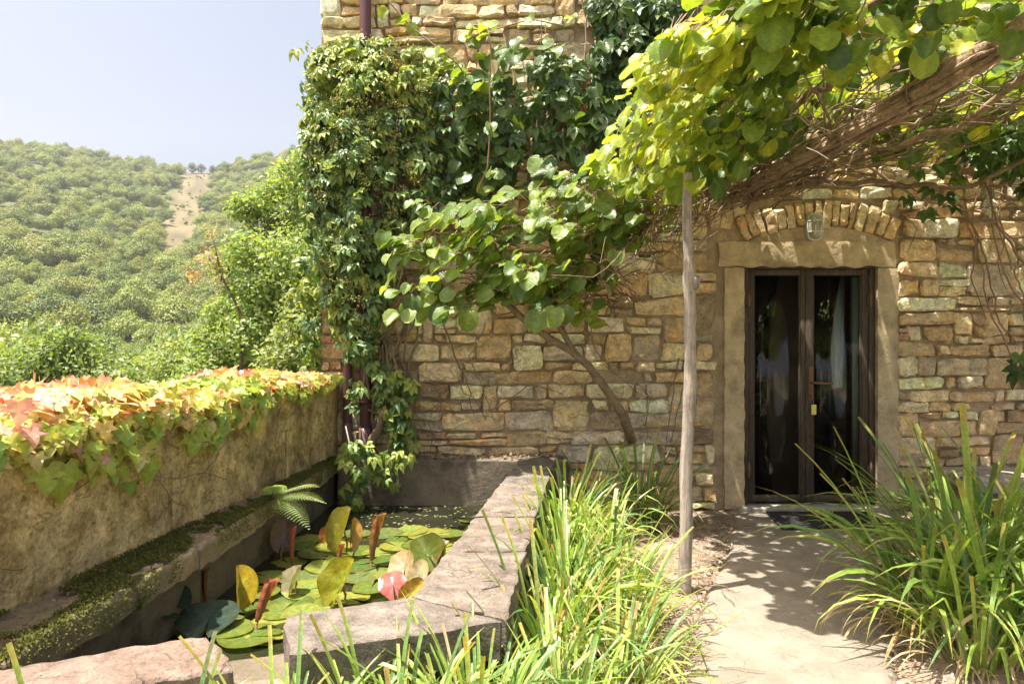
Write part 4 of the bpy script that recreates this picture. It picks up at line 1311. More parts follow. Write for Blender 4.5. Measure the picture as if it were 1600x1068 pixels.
    for k in range(26):
        u, v = rng.uniform(640, 1040), rng.uniform(540, 680)
        W = wander(P(u, v, 5.565), P(u + rng.normal() * 50, v + rng.normal() * 35, 5.565), 9, .10); W[:, 1] = 5.563
        cv.append((W, .0022, STEMC[rng.integers(4)]))
    stem_part(t, cv, 'twigs')
    L.build(t, M['kiwi'], 300)
    # pale dry leaves caught in the twigs
    g = Geo()
    for u, v in [(932, 430), (945, 445), (968, 285), (800, 110), (770, 95), (938, 415), (900, 425), (765, 330)]:
        V, Lp, S, sh = PROTO['broad3']; R = orient(np.array([.6, -.6, .2]) + rng.normal(0, .3, 3), (0, 0, -1)) * np.array([.05, .11, .06]); g.add(V @ R.T + P(u, v, 4.95), Lp, S, sh[:, None] * np.array((.38, .31, .21)))
    obj('dry_leaves', g, M['kiwi'], t, kind='stuff')
wall_vine()

# ================================================================== CREEPERS ON THE HOUSE
def palm(L, p, n, t, size, pal=None): L.add('palm%d' % rng.integers(3), p, orient(n, t), size, pal)

def corner_creeper():
    base = P(585, 700, 5.45)
    t = thing('wall_creeper', 'dense flowering creeper wrapping the house corner and both drainpipes', 'creeper', tuple(base))
    L = Leaves(CREEP_PAL)
    poly = [(486, 120), (492, 78), (520, 60), (560, 52), (600, 62), (640, 60), (700, 80), (760, 130), (780, 200), (770, 300), (740, 350), (690, 340), (650, 330), (626, 380), (612, 450), (596, 500), (584, 545), (572, 560), (555, 560), (540, 545), (526, 520), (514, 480), (498, 400), (482, 330), (468, 285), (474, 220), (490, 180)]
    bul = lambda u, v: np.interp(v, [50, 120, 300, 500, 640], [.16, .34, .42, .30, .18]) * np.clip(1 - abs(u - 560) / 190, .25, 1)
    pts = poly_samples(poly, 3100)
    for u, v in pts:
        if u > 625 and rng.random() < .25 + (u - 625) / 210: continue
        if nz((u / 38, v / 38, 0), 1.0, 4) < -.22 and u > 520: continue
        d = bul(u, v) * rng.random() ** .6 * (1 + .7 * nz((u / 45, v / 45, 3), 1.0, 9))
        p = P(u, v, WY - .05 - d)
        n = np.array([-.25, -.75, .65]) + rng.normal(0, .38, 3); tt = np.array([-.1, -.25, -.9]) + rng.normal(0, .45, 3)
        top = v < 150 + 40 * rng.random()  # sunlit top is put into the colour: mostly the paler leaf tints
        palm(L, p, n, tt, rng.uniform(.085, .155), rng.integers(3, 5) if top and rng.random() < .75 else rng.choice([0, 1, 2, 3, 4], p=[.28, .28, .2, .16, .08]))
    for k in range(300):     # round the corner, seen edge on against the sky
        z = rng.uniform(.9, 3.8); p = np.array([-1.57 - .14 * rng.random(), WY - .15 + .7 * rng.random(), z])
        palm(L, p, np.array([-.8, -.4, .5]) + rng.normal(0, .35, 3), np.array([-.3, 0, -.8]) + rng.normal(0, .4, 3), rng.uniform(.10, .18))
    for poly, cnt, Y in (([(585, 560), (612, 560), (640, 640), (650, 690), (610, 700), (596, 660)], 60, 5.4), ([(548, 560), (560, 560), (560, 640), (552, 640)], 8, 5.35), ([(535, 680), (640, 700), (620, 750), (580, 740), (560, 790), (538, 780)], 50, 5.22), ([(600, 560), (650, 590), (650, 625), (600, 620)], 30, 5.5)):
        for u, v in poly_samples(poly, cnt):
            palm(L, P(u, v, Y - .12 * rng.random()), np.array([-.1, -.7, .6]) + rng.normal(0, .35, 3), np.array([0, -.3, -.9]) + rng.normal(0, .4, 3), rng.uniform(.09, .16), 1 + rng.integers(4))
    L.build(t, M['creeper'], 300)
    # flower heads: loose pale umbels
    g = Geo(); V0, L0, S0, _ = PROTO['chip']
    heads = [p for p in pts if p[0] < 690 and rng.random() < .08]
    for u, v in heads:
        c = P(u, v, WY - .09 - bul(u, v) * (.8 + .3 * rng.random()))
        for k in range(24):
            q = c + rng.normal(0, .026, 3) * (1, .8, .8); R = orient(rng.normal(0, 1, 3), rng.normal(0, 1, 3)) * rng.uniform(.012, .02)
            g.add(V0 @ R.T + q, L0, S0, np.array([(.40, .36, .12), (.33, .28, .13), (.26, .28, .08)][rng.integers(3)]))
    obj('flower_heads', g, M['creeper'], t, kind='stuff')
    cv = []
    for k in range(26):
        u = rng.uniform(520, 640); cv.append((wander(P(u * .3 + 424, 690 - 60 * rng.random(), 5.5), P(u, rng.uniform(80, 350), 5.5), 16, .25), np.linspace(.012, .004, 16), STEMC[rng.integers(4)]))
    for k in range(30):
        u, v = rng.uniform(590, 720), rng.uniform(300, 690); W = wander(P(u, v, 5.565), P(u + rng.normal() * 45, v + rng.normal() * 50, 5.565), 9, .1); W[:, 1] = 5.563; cv.append((W, .003, STEMC[rng.integers(4)]))
    stem_part(t, cv, 'stems')
    W = np.array([P(u, v, 5.15) for u, v in [(540, 665), (552, 720), (556, 750), (545, 785)]]); obj('hanging_stem', Geo().tube(W, .005, 6, (.4, .36, .26)), M['stem'], t)
    b = np.array([P(u, v, 5.3) for u, v in [(566, 712), (580, 690), (592, 670), (598, 640)]]); obj('trunk', Geo().tube(b, [.035, .04, .03, .02], 9, (.17, .12, .08), rough=.06), M['bark'], t)
corner_creeper()

def upper_creeper():
    base = P(1000, 250, 5.5)
    t = thing('upper_creeper', 'dark five leaflet creeper hanging on the upper wall above the round leaved vine', 'creeper', tuple(base))
    L = Leaves(DARK_PAL + [(.07, .12, .05)])
    for poly, cnt in (([(925, -10), (1080, -10), (1060, 60), (1010, 110), (985, 190), (950, 230), (925, 200), (935, 120)], 420), ([(830, 60), (925, 100), (930, 210), (880, 260), (830, 200)], 70), ([(690, 120), (800, 110), (820, 240), (770, 330), (660, 330), (650, 290)], 150)):
        for u, v in poly_samples(poly, cnt):
            palm(L, P(u, v, 5.3 + .25 * rng.random()), np.array([-.15, -.8, .5]) + rng.normal(0, .35, 3), np.array([0, -.2, -.9]) + rng.normal(0, .4, 3), rng.uniform(.12, .20))
    L.build(t, M['creeper'], 260)
    stem_part(t, [(wander(P(rng.uniform(930, 1060), 270, 5.5), P(rng.uniform(900, 1060), -20, 5.5), 14, .2), .006, STEMC[rng.integers(4)]) for _ in range(14)], 'stems')
    W = np.array([P(u, v, 5.56) for u, v in [(842, 150), (842, 205), (846, 209), (870, 210)]])
upper_creeper()

def door_creeper():
    base = P(1590, 560, 5.5)
    t = thing('side_creeper', 'sparse dark creeper trailing on the wall to the far side of the door', 'creeper', tuple(base))
    L = Leaves(DARK_PAL)
    for u, v in poly_samples([(1450, 205), (1540, 160), (1660, 150), (1660, 320), (1570, 260), (1500, 235)], 150):
        palm(L, P(u, v, 4.9 + .5 * rng.random()), np.array([-.1, -.7, .6]) + rng.normal(0, .35, 3), np.array([0, -.2, -.9]) + rng.normal(0, .4, 3), rng.uniform(.12, .2))
    for u, v in ((1412, 305), (1470, 300), (1455, 290), (1490, 275), (1540, 255), (1475, 325), (1440, 325), (1500, 250), (1520, 240), (1430, 260), (1590, 545), (1598, 575), (1594, 560)):
        palm(L, P(u, v, 5.25), np.array([-.1, -.8, .5]) + rng.normal(0, .25, 3), np.array([.1, -.1, -.9]) + rng.normal(0, .35, 3), rng.uniform(.14, .22))
    for u, v in ((1340, 228), (1380, 228), (1390, 238), (1410, 242), (1440, 243), (1365, 230), (1455, 262), (1400, 236)):
        broad(L, P(u, v, 4.9), np.array([0, -.5, .8]) + rng.normal(0, .3, 3), np.array([.8, 0, -.3]) + rng.normal(0, .3, 3), rng.uniform(.10, .15))
    L.build(t, M['creeper'], 200)
    cv = []
    for pts in ([(1318, 235), (1400, 290), (1450, 315), (1540, 335), (1580, 370), (1640, 420)], [(1310, 270), (1400, 285), (1460, 308)], [(1500, 320), (1530, 370), (1545, 420), (1560, 500), (1590, 540)], [(1620, 640), (1580, 560), (1545, 480), (1530, 400), (1520, 330), (1540, 240)],
                [(1620, 500), (1575, 440), (1550, 360), (1548, 290), (1540, 250)], [(1640, 440), (1590, 400), (1560, 350), (1530, 250)], [(1580, 420), (1560, 330), (1570, 260)], [(1610, 560), (1600, 470), (1580, 400)], [(1500, 240), (1510, 330), (1525, 390), (1520, 440), (1540, 500)], [(1640, 380), (1600, 330), (1560, 300), (1500, 280)]):
        W = np.array([P(u, v, 5.53) for u, v in pts]); s = np.linspace(0, 1, len(W)); zz = np.linspace(0, 1, 18)
        W = np.stack([np.interp(zz, s, W[:, a]) for a in range(3)], 1) + rng.normal(0, .006, (18, 3)); W[:, 1] = np.minimum(W[:, 1], 5.56)
        cv.append((W, np.linspace(.013, .006, 18) * rng.uniform(.6, 1.1), STEMC[rng.integers(3)]))
    for k in range(30):
        u, v = rng.uniform(1380, 1640), rng.uniform(190, 340); cv.append((wander(P(u, v, 5.45), P(u + rng.normal() * 80, v + rng.normal() * 60, 5.5), 9, .12), .003, STEMC[rng.integers(4)]))
    stem_part(t, cv, 'stems')
door_creeper()

# ================================================================== AUTUMN CREEPER ON THE BOUNDARY WALL
def autumn_creeper():
    t = thing('autumn_creeper', 'red and yellow lobed creeper spilling over the top of the boundary wall', 'creeper', (PAR(3) - .2, 3, 1.05))
    pal = [(.66, .24, .15), (.68, .33, .20), (.64, .40, .12), (.62, .50, .16), (.42, .46, .09), (.36, .46, .07), (.23, .36, .06), (.68, .40, .31), (.52, .50, .20)]
    L = Leaves(pal)
    ztop = lambda Y: .995 + .012 * Y
    def lob(p, n, tt, s, c): L.add('lobed%d' % rng.integers(4), p, orient(n, tt), s, c)
    for k in range(4600):
        Y = .9 + 4.6 * rng.random() ** .85
        patch = mnoise.noise(Vector((Y * 2.4, 2.2, 0)))
        thick = np.interp(Y, [1, 2.4, 3.4, 4.2, 4.8, 5.5], [.13, .13, .10, .10, .06, .02]) * max(.25, 1 + 1.6 * patch)
        if Y > 4.7 and rng.random() < (Y - 4.7) * .9: continue
        x = PAR(Y) + .05 - .52 * rng.random(); z = ztop(Y) + thick * (.25 + .8 * rng.random()) * (1 if x < PAR(Y) else .6)
        green = 3.78 < Y < 4.15
        if green: c = rng.choice([5, 6, 6, 4])
        elif x > PAR(Y) - .12: c = rng.choice([0, 1, 2, 3, 4, 8, 5, 7, 4], p=[.03, .08, .10, .18, .19, .18, .08, .08, .08])
        else: c = rng.choice([0, 1, 2, 3, 7, 8, 4], p=[.15, .27, .18, .10, .17, .08, .05])
        if Y > 4.9 and rng.random() < .5: c = rng.choice([2, 3, 4])
        s = rng.uniform(.045, .088) * np.interp(Y, [1, 1.9, 2.5, 3, 5.5], [.55, .7, .95, 1, .8])
        lob((x, Y, z), np.array([.25, -.35, .9]) + rng.normal(0, .42, 3), np.array([.75, -.3, -.25]) + rng.normal(0, .4, 3), s, c)
    hang = lambda Y: np.interp(Y, [.8, 2.0, 2.5, 3.0, 3.3, 3.6, 3.9, 4.3, 4.6, 5.5], [.12, .13, .16, .12, .17, .12, .18, .04, .09, .02])
    for k in range(640):
        Y = .9 + 4.5 * rng.random()
        dz = hang(Y) * rng.random() ** .8 * max(.2, 1 + 1.5 * mnoise.noise(Vector((Y * 4.2, 7.7, 0))))
        x = PAR(Y) + .03 + .07 * rng.random()
        c = rng.choice([4, 5, 6, 8, 3, 7], p=[.28, .34, .14, .14, .08, .02])
        lob((x, Y, ztop(Y) + .05 - dz), np.array([.85, -.4, .5]) + rng.normal(0, .24, 3), np.array([.2, -.15, -1]) + rng.normal(0, .28, 3), rng.uniform(.045, .085) * np.interp(Y, [1, 1.9, 2.5, 3, 5.5], [.55, .7, .95, 1, .75]), c)
    for u, v, s, c in ((100, 745, .14, 5), (235, 735, .115, 5), (300, 700, .11, 5), (345, 665, .11, 5), (70, 752, .10, 5), (28, 650, .08, 7), (42, 690, .085, 7), (75, 700, .075, 5), (205, 775, .06, 6), (165, 735, .06, 4), (430, 640, .07, 4), (410, 690, .05, 3), (330, 680, .16, 6)):
        Y = 2.35 + (u / 530) * 2.3
        for _ in range(12): Y = FPX * (-(PAR(Y) + .07)) / (800 - u)
        lob(P(u, v - 22, Y), (.8, -.55, .3), (.1, -.05, -1), s, c)
    for u in (40, 80):
        Y = 2.8; lob(P(u, 640, 2.9), (.3, -.9, .2), (.15, 0, 1), .09, 2)
    L.build(t, M['ivy'], 300)
    cv = []
    for k in range(46):
        Y = rng.uniform(1.2, 5.3); p = (PAR(Y) - .1, Y, ztop(Y) + .03); q = (PAR(Y) + .06, Y + rng.normal() * .25, ztop(Y) - hang(Y) * rng.uniform(.3, 1.2))
        cv.append((wander(p, q, 9, .06), .003, (.40, .30, .10)))
    for k in range(14):
        Y = rng.uniform(2.4, 5.4); z = rng.uniform(.5, .95); W = wander((PAR(Y) + .02, Y, z), (0, Y + rng.normal() * .4, z + rng.normal() * .15), 9, .07); W[:, 0] = PAR(W[:, 1]) + .022; cv.append((W, .002, (.20, .15, .09)))
    stem_part(t, cv, 'stems')
autumn_creeper()

# ================================================================== WATER LILIES
WZ = .09
def pad_geo(r, col, fold=0.0, cup=0.0, wav=.03, seed=0, under=None):
    n = 26; rings = [0, .3, .6, .85, 1.0]
    V = []; C = []; A_ = []
    notch = .22
    for ri, s in enumerate(rings):
        for k in range(n):
            a = notch / 2 + (2 * PI - notch) * k / (n - 1) + PI / 2 * 3
            q = s * (1 + (.10 * mnoise.noise(Vector((math.cos(a) * 1.7, math.sin(a) * 1.7, seed + .5))) + .04 * mnoise.noise(Vector((math.cos(a) * 7, math.sin(a) * 7, seed)))) * s)
            x, y = r * q * math.cos(a), r * q * math.sin(a)
            z = r * (cup * s * s + wav * s * s * mnoise.noise(Vector((math.cos(a) * 2, math.sin(a) * 2, seed))))
            if fold:
                xx = abs(x); x = math.copysign(xx * math.cos(fold * min(1, xx / r + .35)), x); z += xx * math.sin(fold * min(1, xx / r + .35))
            V.append((x, y, z)); C.append(np.array(col) * (1.18 if k % 3 == 0 and 0 < s < 1 else 1.0) * (1 - .12 * (s > .9))); A_.append(s * .75)
    F = []
    for ri in range(len(rings) - 1):
        for k in range(n - 1):
            a = ri * n + k
            F.append((a, a + n, a + n + 1, a + 1))
    return np.array(V), F, np.concatenate([np.array(C), np.array(A_)[:, None]], 1)

def roll_geo(r, ln, turns, col, cone=.35):
    X = []
    C = []
    for i, s in enumerate(np.linspace(0, 1, 14)):
        row = []
        for a in np.linspace(0, turns * 2 * PI, 22):
            rr = r * (.40 + .60 * a / (turns * 2 * PI)) * (.45 + .75 * s ** .8 + .35 * max(0, s - .75) * (a / 4)) * (1 + .16 * math.sin(a * 5 + s * 3) + .10 * math.sin(s * 26 + a))
            row.append((rr * math.cos(a) + .12 * ln * s * s, rr * math.sin(a), s * ln * (1 - .10 * math.sin(a * .8)) + .02 * a / 6))
        X.append(row)
    return np.array(X), np.array(col)

LILY = {}
def lily_plant(name_label, at): 
    t = thing('water_lily', name_label, 'water lily', at); return t
lp = {
 'near': lily_plant('water lily with big dark folded leaves below the mossy ledge, nearest the spout gap', PZ(330, 960, WZ)),
 'back': lily_plant('water lily with a dull purple upright leaf close under the ledge', PZ(440, 880, WZ)),
 'mid': lily_plant('water lily with tall orange edged and rolled leaves in the middle of the pond', PZ(545, 880, WZ)),
 'front': lily_plant('water lily with one large yellow green folded leaf in front of the pads', PZ(520, 930, WZ)),
 'right': lily_plant('water lily with crimson and pink tilted leaves against the coping', PZ(650, 900, WZ)),
}
def lily_leaf(plant, V, F, C, R, at, label=None, stalk=None, scol=(.25, .2, .05)):
    g = Geo().faces(V @ np.asarray(R).T + np.asarray(at), F, C)
    o = obj('leaf', g, M['lily'], lp[plant], at=tuple(at), label=label)
    if stalk is not None:
        s = Geo().tube(wander(np.asarray(at), stalk, 6, .02), .006, 6, scol); obj('stalk', s, M['stem'], o)
    return o

pads = []
def floating_pads():
    G = [(.13, .19, .04), (.17, .23, .05), (.20, .26, .06), (.10, .16, .04), (.24, .27, .06), (.15, .2, .07)]
    want = [(330, 978, .15), (455, 945, .11), (500, 950, .12), (470, 905, .12), (420, 905, .10), (495, 870, .11), (520, 860, .12), (560, 862, .13), (600, 835, .12), (640, 832, .13), (670, 838, .14), (700, 838, .12), (620, 858, .11), (655, 856, .11), (590, 895, .11), (610, 900, .10), (560, 905, .10), (480, 925, .13),
            (440, 960, .11), (545, 940, .1), (580, 925, .1), (690, 858, .11), (590, 865, .1), (730, 815, .06), (430, 985, .14), (390, 1000, .13), (470, 965, .10), (505, 892, .10), (450, 880, .11), (480, 845, .11), (555, 835, .12), (610, 878, .1), (640, 875, .09), (405, 930, .1), (360, 990, .1), (530, 985, .08)]
    for u, v in poly_samples([(450, 838), (700, 826), (735, 832), (690, 880), (640, 930), (560, 940), (450, 985), (400, 1000), (340, 985), (400, 900)], 90): want.append((u, v, rng.uniform(.07, .13)))
    done = []
    for i, (u, v, r) in enumerate(want):
        p = PZ(u, v, WZ)
        if p[0] > CO_L(p[1]) - .02 or p[0] < LEDGE(p[1]) + .03: continue
        if i > 35 and any(np.linalg.norm(p[:2] - q[:2]) < .75 * (r + rq) for q, rq in done): continue
        done.append((p, r))
        p[2] = WZ + .004 + .0035 * (i % 7)
        V, F, C = pad_geo(r, np.array(G[rng.integers(len(G))]) * rng.uniform(.9, 1.1), cup=rng.uniform(-.01, .05), wav=.05, seed=i)
        pl = min(lp, key=lambda k: np.linalg.norm(np.array(lp[k].location)[:2] - p[:2]))
        tl = rng.normal(0, .03, 2)
        R = yaw_mat(rng.random() * 6.28) @ np.array([[1, 0, tl[0]], [0, 1, tl[1]], [-tl[0], -tl[1], 1.]])
        lily_leaf(pl, V, F, C, R, p)
floating_pads()
def up_leaf(plant, u, v, zc, r, n, t, col, fold, label, cup=.05, seed=1, wav=.16, sx=1.0, stalk=True):
    """an emergent leaf whose centre stands at height zc above the water"""
    Y = (EYE - WZ - zc) * FPX / (v - 534); c = P(u, v, Y)
    V, F, C = pad_geo(r, col, fold=fold, cup=cup, wav=wav, seed=seed)
    V = V * np.array([sx, 1, 1])
    o = lily_leaf(plant, V, F, C, orient(n, t), c, label, stalk=(c[0], c[1] + .02, WZ - .02) if stalk else None)
def up_roll(plant, u, v, zb, r, ln, tilt, col, label):
    Y = (EYE - WZ - zb) * FPX / (v - 534); c = P(u, v, Y)
    X, cc = roll_geo(r, ln, 1.4, col)
    R = orient(unit(np.array(tilt)), (0, 1, 0))
    g = Geo(); X2 = X @ R.T + c; g.grid(X2, cc)
    o = obj('leaf', g, M['lily'], lp[plant], at=tuple(c), label=label)
    obj('stalk', Geo().tube([c, (c[0], c[1] + .01, WZ - .03)], .006, 6, (.3, .14, .07)), M['stem'], o)
up_leaf('near', 245, 942, .13, .135, (.25, -.35, .9), (-.9, .1, .3), (.035, .065, .045), .35, 'large dark green leaf raised over the water', seed=2)
up_leaf('near', 325, 968, .05, .135, (.0, -.25, 1), (-.3, 1, .1), (.04, .07, .055), .1, 'dark blue green leaf lying flat', seed=5, stalk=False)
up_leaf('near', 372, 918, .13, .105, (.75, -.55, .35), (.15, .1, 1), (.30, .26, .03), .95, 'bright yellow leaf folded upward with a dark outer side', seed=9, sx=.8)
up_roll('near', 400, 975, .04, .030, .17, (.22, .1, 1), (.30, .12, .08), 'red rolled leaf with a yellow lip')
up_roll('near', 322, 948, .02, .016, .15, (-.15, .05, 1), (.15, .055, .035), 'thin dark red rolled leaf')
up_leaf('back', 440, 838, .14, .095, (.35, -.8, .2), (.05, .2, 1), (.17, .11, .10), .25, 'dull purple leaf standing upright', seed=4, sx=.75)
up_roll('back', 457, 885, .02, .020, .19, (-.10, .05, 1), (.30, .10, .07), 'dark red rolled leaf beside the purple leaf')
up_leaf('back', 462, 908, .07, .085, (-.75, -.5, .45), (.25, .3, .9), (.24, .25, .17), .6, 'grey green leaf folded like a hood', seed=6)
up_leaf('mid', 538, 828, .17, .135, (-.75, -.6, .25), (.30, .1, .95), (.25, .26, .05), .65, 'tall green leaf folded along its orange edge', seed=8, sx=.8)
up_leaf('mid', 550, 835, .14, .10, (.8, -.5, .2), (.35, .1, .9), (.34, .22, .04), .3, 'orange half of the folded leaf', seed=3, sx=.5)
up_leaf('mid', 512, 836, .10, .055, (-.3, -.8, .4), (.1, .2, 1), (.30, .16, .06), .9, 'small brown curled leaf', seed=7)
up_roll('mid', 580, 878, .03, .034, .24, (.06, 0, 1), (.26, .14, .06), 'tall rust coloured rolled leaf')
up_roll('mid', 526, 895, .02, .016, .13, (.08, .02, 1), (.30, .10, .07), 'thin red rolled leaf')
up_leaf('front', 535, 912, .11, .135, (-.55, -.72, .45), (.45, .25, .9), (.25, .27, .025), .55, 'large yellow green folded leaf', seed=12, sx=.72)
up_leaf('right', 632, 885, .09, .090, (-.45, -.75, .55), (-.25, .3, .9), (.34, .29, .16), .4, 'pale green leaf flushed pink', seed=13)
up_leaf('right', 656, 897, .08, .075, (-.2, -.85, .45), (.15, .2, 1), (.36, .34, .20), .35, 'pale cream green leaf', seed=14, sx=.75)
up_leaf('right', 668, 866, .11, .115, (.1, -.7, .6), (-.5, .3, .7), (.10, .14, .03), .6, 'dark green folded leaf', seed=15)
up_leaf('right', 614, 912, .08, .080, (-.1, -.65, .65), (-.3, .5, .8), (.36, .12, .11), .5, 'crimson cupped leaf', cup=-.25, seed=16)
up_leaf('right', 645, 925, .06, .080, (-.2, -.75, .6), (.65, .2, .6), (.32, .24, .04), .45, 'yellow orange leaf', seed=17, sx=.6)
up_leaf('right', 692, 862, .12, .075, (-.5, -.4, .75), (.4, .5, .3), (.34, .24, .15), .6, 'salmon leaf leaning over the coping edge', seed=19, sx=.7)

def pond_scum():
    g = Geo(); V0, L0, S0, _ = PROTO['chip']
    for k in range(420):
        u, v = poly_samples([(560, 785), (790, 785), (745, 822), (690, 830), (560, 822)], 1)[0]
        if mnoise.noise(Vector((u / 26, v / 7, 1))) < .02: continue
        p = PZ(u, v, WZ + .003); a = rng.random() * 6.28
        s = rng.uniform(.012, .035)
        R = yaw_mat(a) * s
        g.add((V0 * (1, 1, .1)) @ R.T + p, L0, S0, np.array([(.24, .25, .12), (.3, .28, .18), (.2, .23, .08)][rng.integers(3)]))
    o = obj('duckweed_foliage', g, M['moss']); o['kind'] = 'stuff'
pond_scum()

# ================================================================== FERN, MOSS
def fern():
    b = P(452, 775, 3.95)
    b = np.array([LEDGE(4.0) + .0, 4.0, .46])
    t = thing('fern', 'pale green fern growing from the edge of the mossy ledge', 'fern', tuple(b))
    for (dx, dy, dz, ln) in ((.9, -.35, .35, .30), (.8, -.1, .5, .27), (.75, -.7, .15, .28), (1, .1, .2, .25), (.5, -.9, .3, .24), (.3, -.6, .7, .2), (.9, -.6, -.1, .26)):
        d = unit((dx, dy, dz)); ln *= 1.25; g = Geo(); side = unit(np.cross(d, (0, 0, 1))); up = np.cross(side, d)
        mid = []
        for s in np.linspace(0, 1, 20): mid.append(b + d * ln * s + np.array([0, 0, -.16 * s * s * ln * 2]) + up * .0)
        mid = np.array(mid); g.tube(mid, np.linspace(.003, .001, 20), 5, (.22, .2, .07))
        for k in range(3, 20):
            s = k / 19; pl = ln * .34 * math.sin(PI * min(1, (s * .88 + .1)) ) ** .7 * (1.1 - s * .6)
            for sg in (1, -1):
                ax = unit(side * sg + d * .35 - np.array([0, 0, .18])); wdt = unit(np.cross(ax, up))
                for q in range(5):
                    a0 = mid[k] + ax * pl * q / 5; w = .011 * (1 - q / 6)
                    V = [a0 + wdt * w * .1, a0 + ax * pl * .12 + wdt * w, a0 + ax * pl * .27, a0 + ax * pl * .12 - wdt * w]
                    g.faces(V, [(0, 1, 2), (0, 2, 3)], np.array((.34, .42, .20)) * rng.uniform(.85, 1.15))
        obj('frond', g, M['fern'], t)
fern()
def moss():
    g = Geo(); V0, L0, S0, _ = PROTO['chip']
    for k in range(80000):
        Y = rng.uniform(1.2, 5.4); a = rng.random() ** .8; x = PAR(Y) + .01 + (LEDGE(Y) - PAR(Y) + .01) * a
        m = mnoise.noise(Vector((x * 4, Y * 2.6, 2))) + .5 * mnoise.noise(Vector((x * 13, Y * 11, 5)))
        if m < -.06 + .25 * mnoise.noise(Vector((x * 2, Y * 1.1, 8))): continue
        z = .452 + .012 * rng.random()
        if a > .96: z -= .09 * rng.random(); x += .012
        R = orient(rng.normal(0, .5, 3) + (.2, -.1, .5), rng.normal(0, .6, 3) + (0, 0, .8)) * rng.uniform(.006, .014)
        g.add(V0 @ R.T + np.array([x, Y, z]), L0, S0, np.array([(.10, .115, .022), (.13, .14, .028), (.07, .085, .018), (.13, .11, .04)][rng.integers(4)]))
    obj('moss', g, M['moss'], pond, kind='stuff')
moss()

# ================================================================== STRAP LEAVED PLANTS
STRAP_PAL = [(.27, .38, .07), (.21, .32, .065), (.33, .42, .09), (.16, .27, .065), (.38, .43, .13), (.13, .23, .08), (.52, .43, .25), (.43, .31, .16)]
def clump(x, y, n, ln, label, group, parts=42, spread=.10, lean=(0, 0), dry=.12, pal=None, z=None, flop=None):
    z = soil_z(x, y) if z is None else z
    n = int(n * 1.5)
    t = thing('strap_leaf_plant', label, 'plant', (x, y, z), group)
    L = Leaves(STRAP_PAL)
    for k in range(n):
        a = rng.random() * 6.28; r = spread * math.sqrt(rng.random())
        d = np.array([math.cos(a), math.sin(a)]) + np.array(lean); a2 = math.atan2(d[1], d[0])
        p = np.array([x + r * math.cos(a), y + r * math.sin(a), z - .01])
        R = yaw_mat(a2 - PI / 2 + rng.normal() * .35, rng.uniform(0, .38) * (.4 + r / spread))
        dead = rng.random() < dry
        kind = 'blade%d' % rng.choice(10, p=flop or [.14, .16, .15, .1, .06, .09, .07, .07, .09, .07])
        c = rng.choice([6, 7]) if dead else rng.choice([0, 1, 2, 3, 4, 5], p=pal or [.24, .2, .2, .13, .12, .11])
        L.add(kind, p, R, ln * rng.uniform(.45, 1.08) * (.75 if dead else 1), c)
    for k in range(int(n * .5)):    # dead leaves drooping round the foot
        a = rng.random() * 6.28; p = np.array([x + spread * math.cos(a), y + spread * math.sin(a), z + .02])
        L.add('blade%d' % rng.choice([3, 4, 9]), p, yaw_mat(a - PI / 2 + rng.normal() * .4, rng.uniform(.4, .9)), ln * rng.uniform(.3, .6), rng.choice([6, 7]))
    L.build(t, M['strap'], parts)
G1 = 'strap leaved plants growing along the pond coping'
ORD = ['first', 'second', 'third', 'fourth', 'fifth', 'sixth', 'seventh']
FL1 = [.12, .14, .15, .12, .09, .08, .08, .04, .09, .09]
for r, row, words in ((0, ((.36, 4.45, 90, .62), (.30, 3.95, 95, .66), (.26, 3.45, 100, .64), (.22, 3.0, 95, .62), (.14, 2.62, 95, .60), (.12, 2.25, 80, .54)), 'bright strap leaved clump against the coping, %s from the house wall'),
                      (1, ((.58, 4.25, 75, .58), (.52, 3.75, 90, .58), (.50, 3.30, 90, .57), (.46, 2.85, 90, .56), (.38, 2.45, 85, .54)), 'bright strap leaved clump on the path side of that row, %s from the house wall')):
    for k, (x, y, n, ln) in enumerate(row): clump(x, y, n, ln, words % ORD[k], G1, parts=36, flop=FL1, dry=.21)
clump(.98, 5.12, 80, .76, 'darker strap leaved clump growing against the house wall behind the post', None, 50, pal=[.1, .2, .05, .35, .05, .25], dry=.05)
clump(.62, 4.95, 45, .62, 'strap leaved clump in shade at the house wall end of the coping', None, 30, pal=[.15, .2, .1, .3, .05, .2], dry=.05)
G2 = 'strap leaved plants in front of the pond'
fl_ = [.10, .14, .18, .15, .11, .06, .06, .02, .09, .09]
for k, (x, y, n, ln) in enumerate(((.16, 1.94, 165, .58), (-.10, 1.94, 165, .55), (-.32, 1.82, 160, .53), (-.56, 1.70, 130, .51), (-.80, 1.58, 60, .50))):
    clump(x, y, n, ln, 'arching strap leaved clump in front of the pond wall, %s from the path side' % ORD[k], G2, parts=36, flop=fl_, spread=.10)
clump(-.20, 1.52, 60, .50, 'low strap leaved clump standing in front of the others before the corner slab', G2, parts=30, flop=fl_, spread=.12)
clump(-.97, 1.50, 7, .54, 'few broad strap leaves rising over the front slab beside the mossy ledge', None, 9, flop=[.3, .2, .1, .1, 0, .1, .1, .1, 0, 0], dry=0, spread=.05)
G3 = 'tall strap leaved plants to the far side of the path'
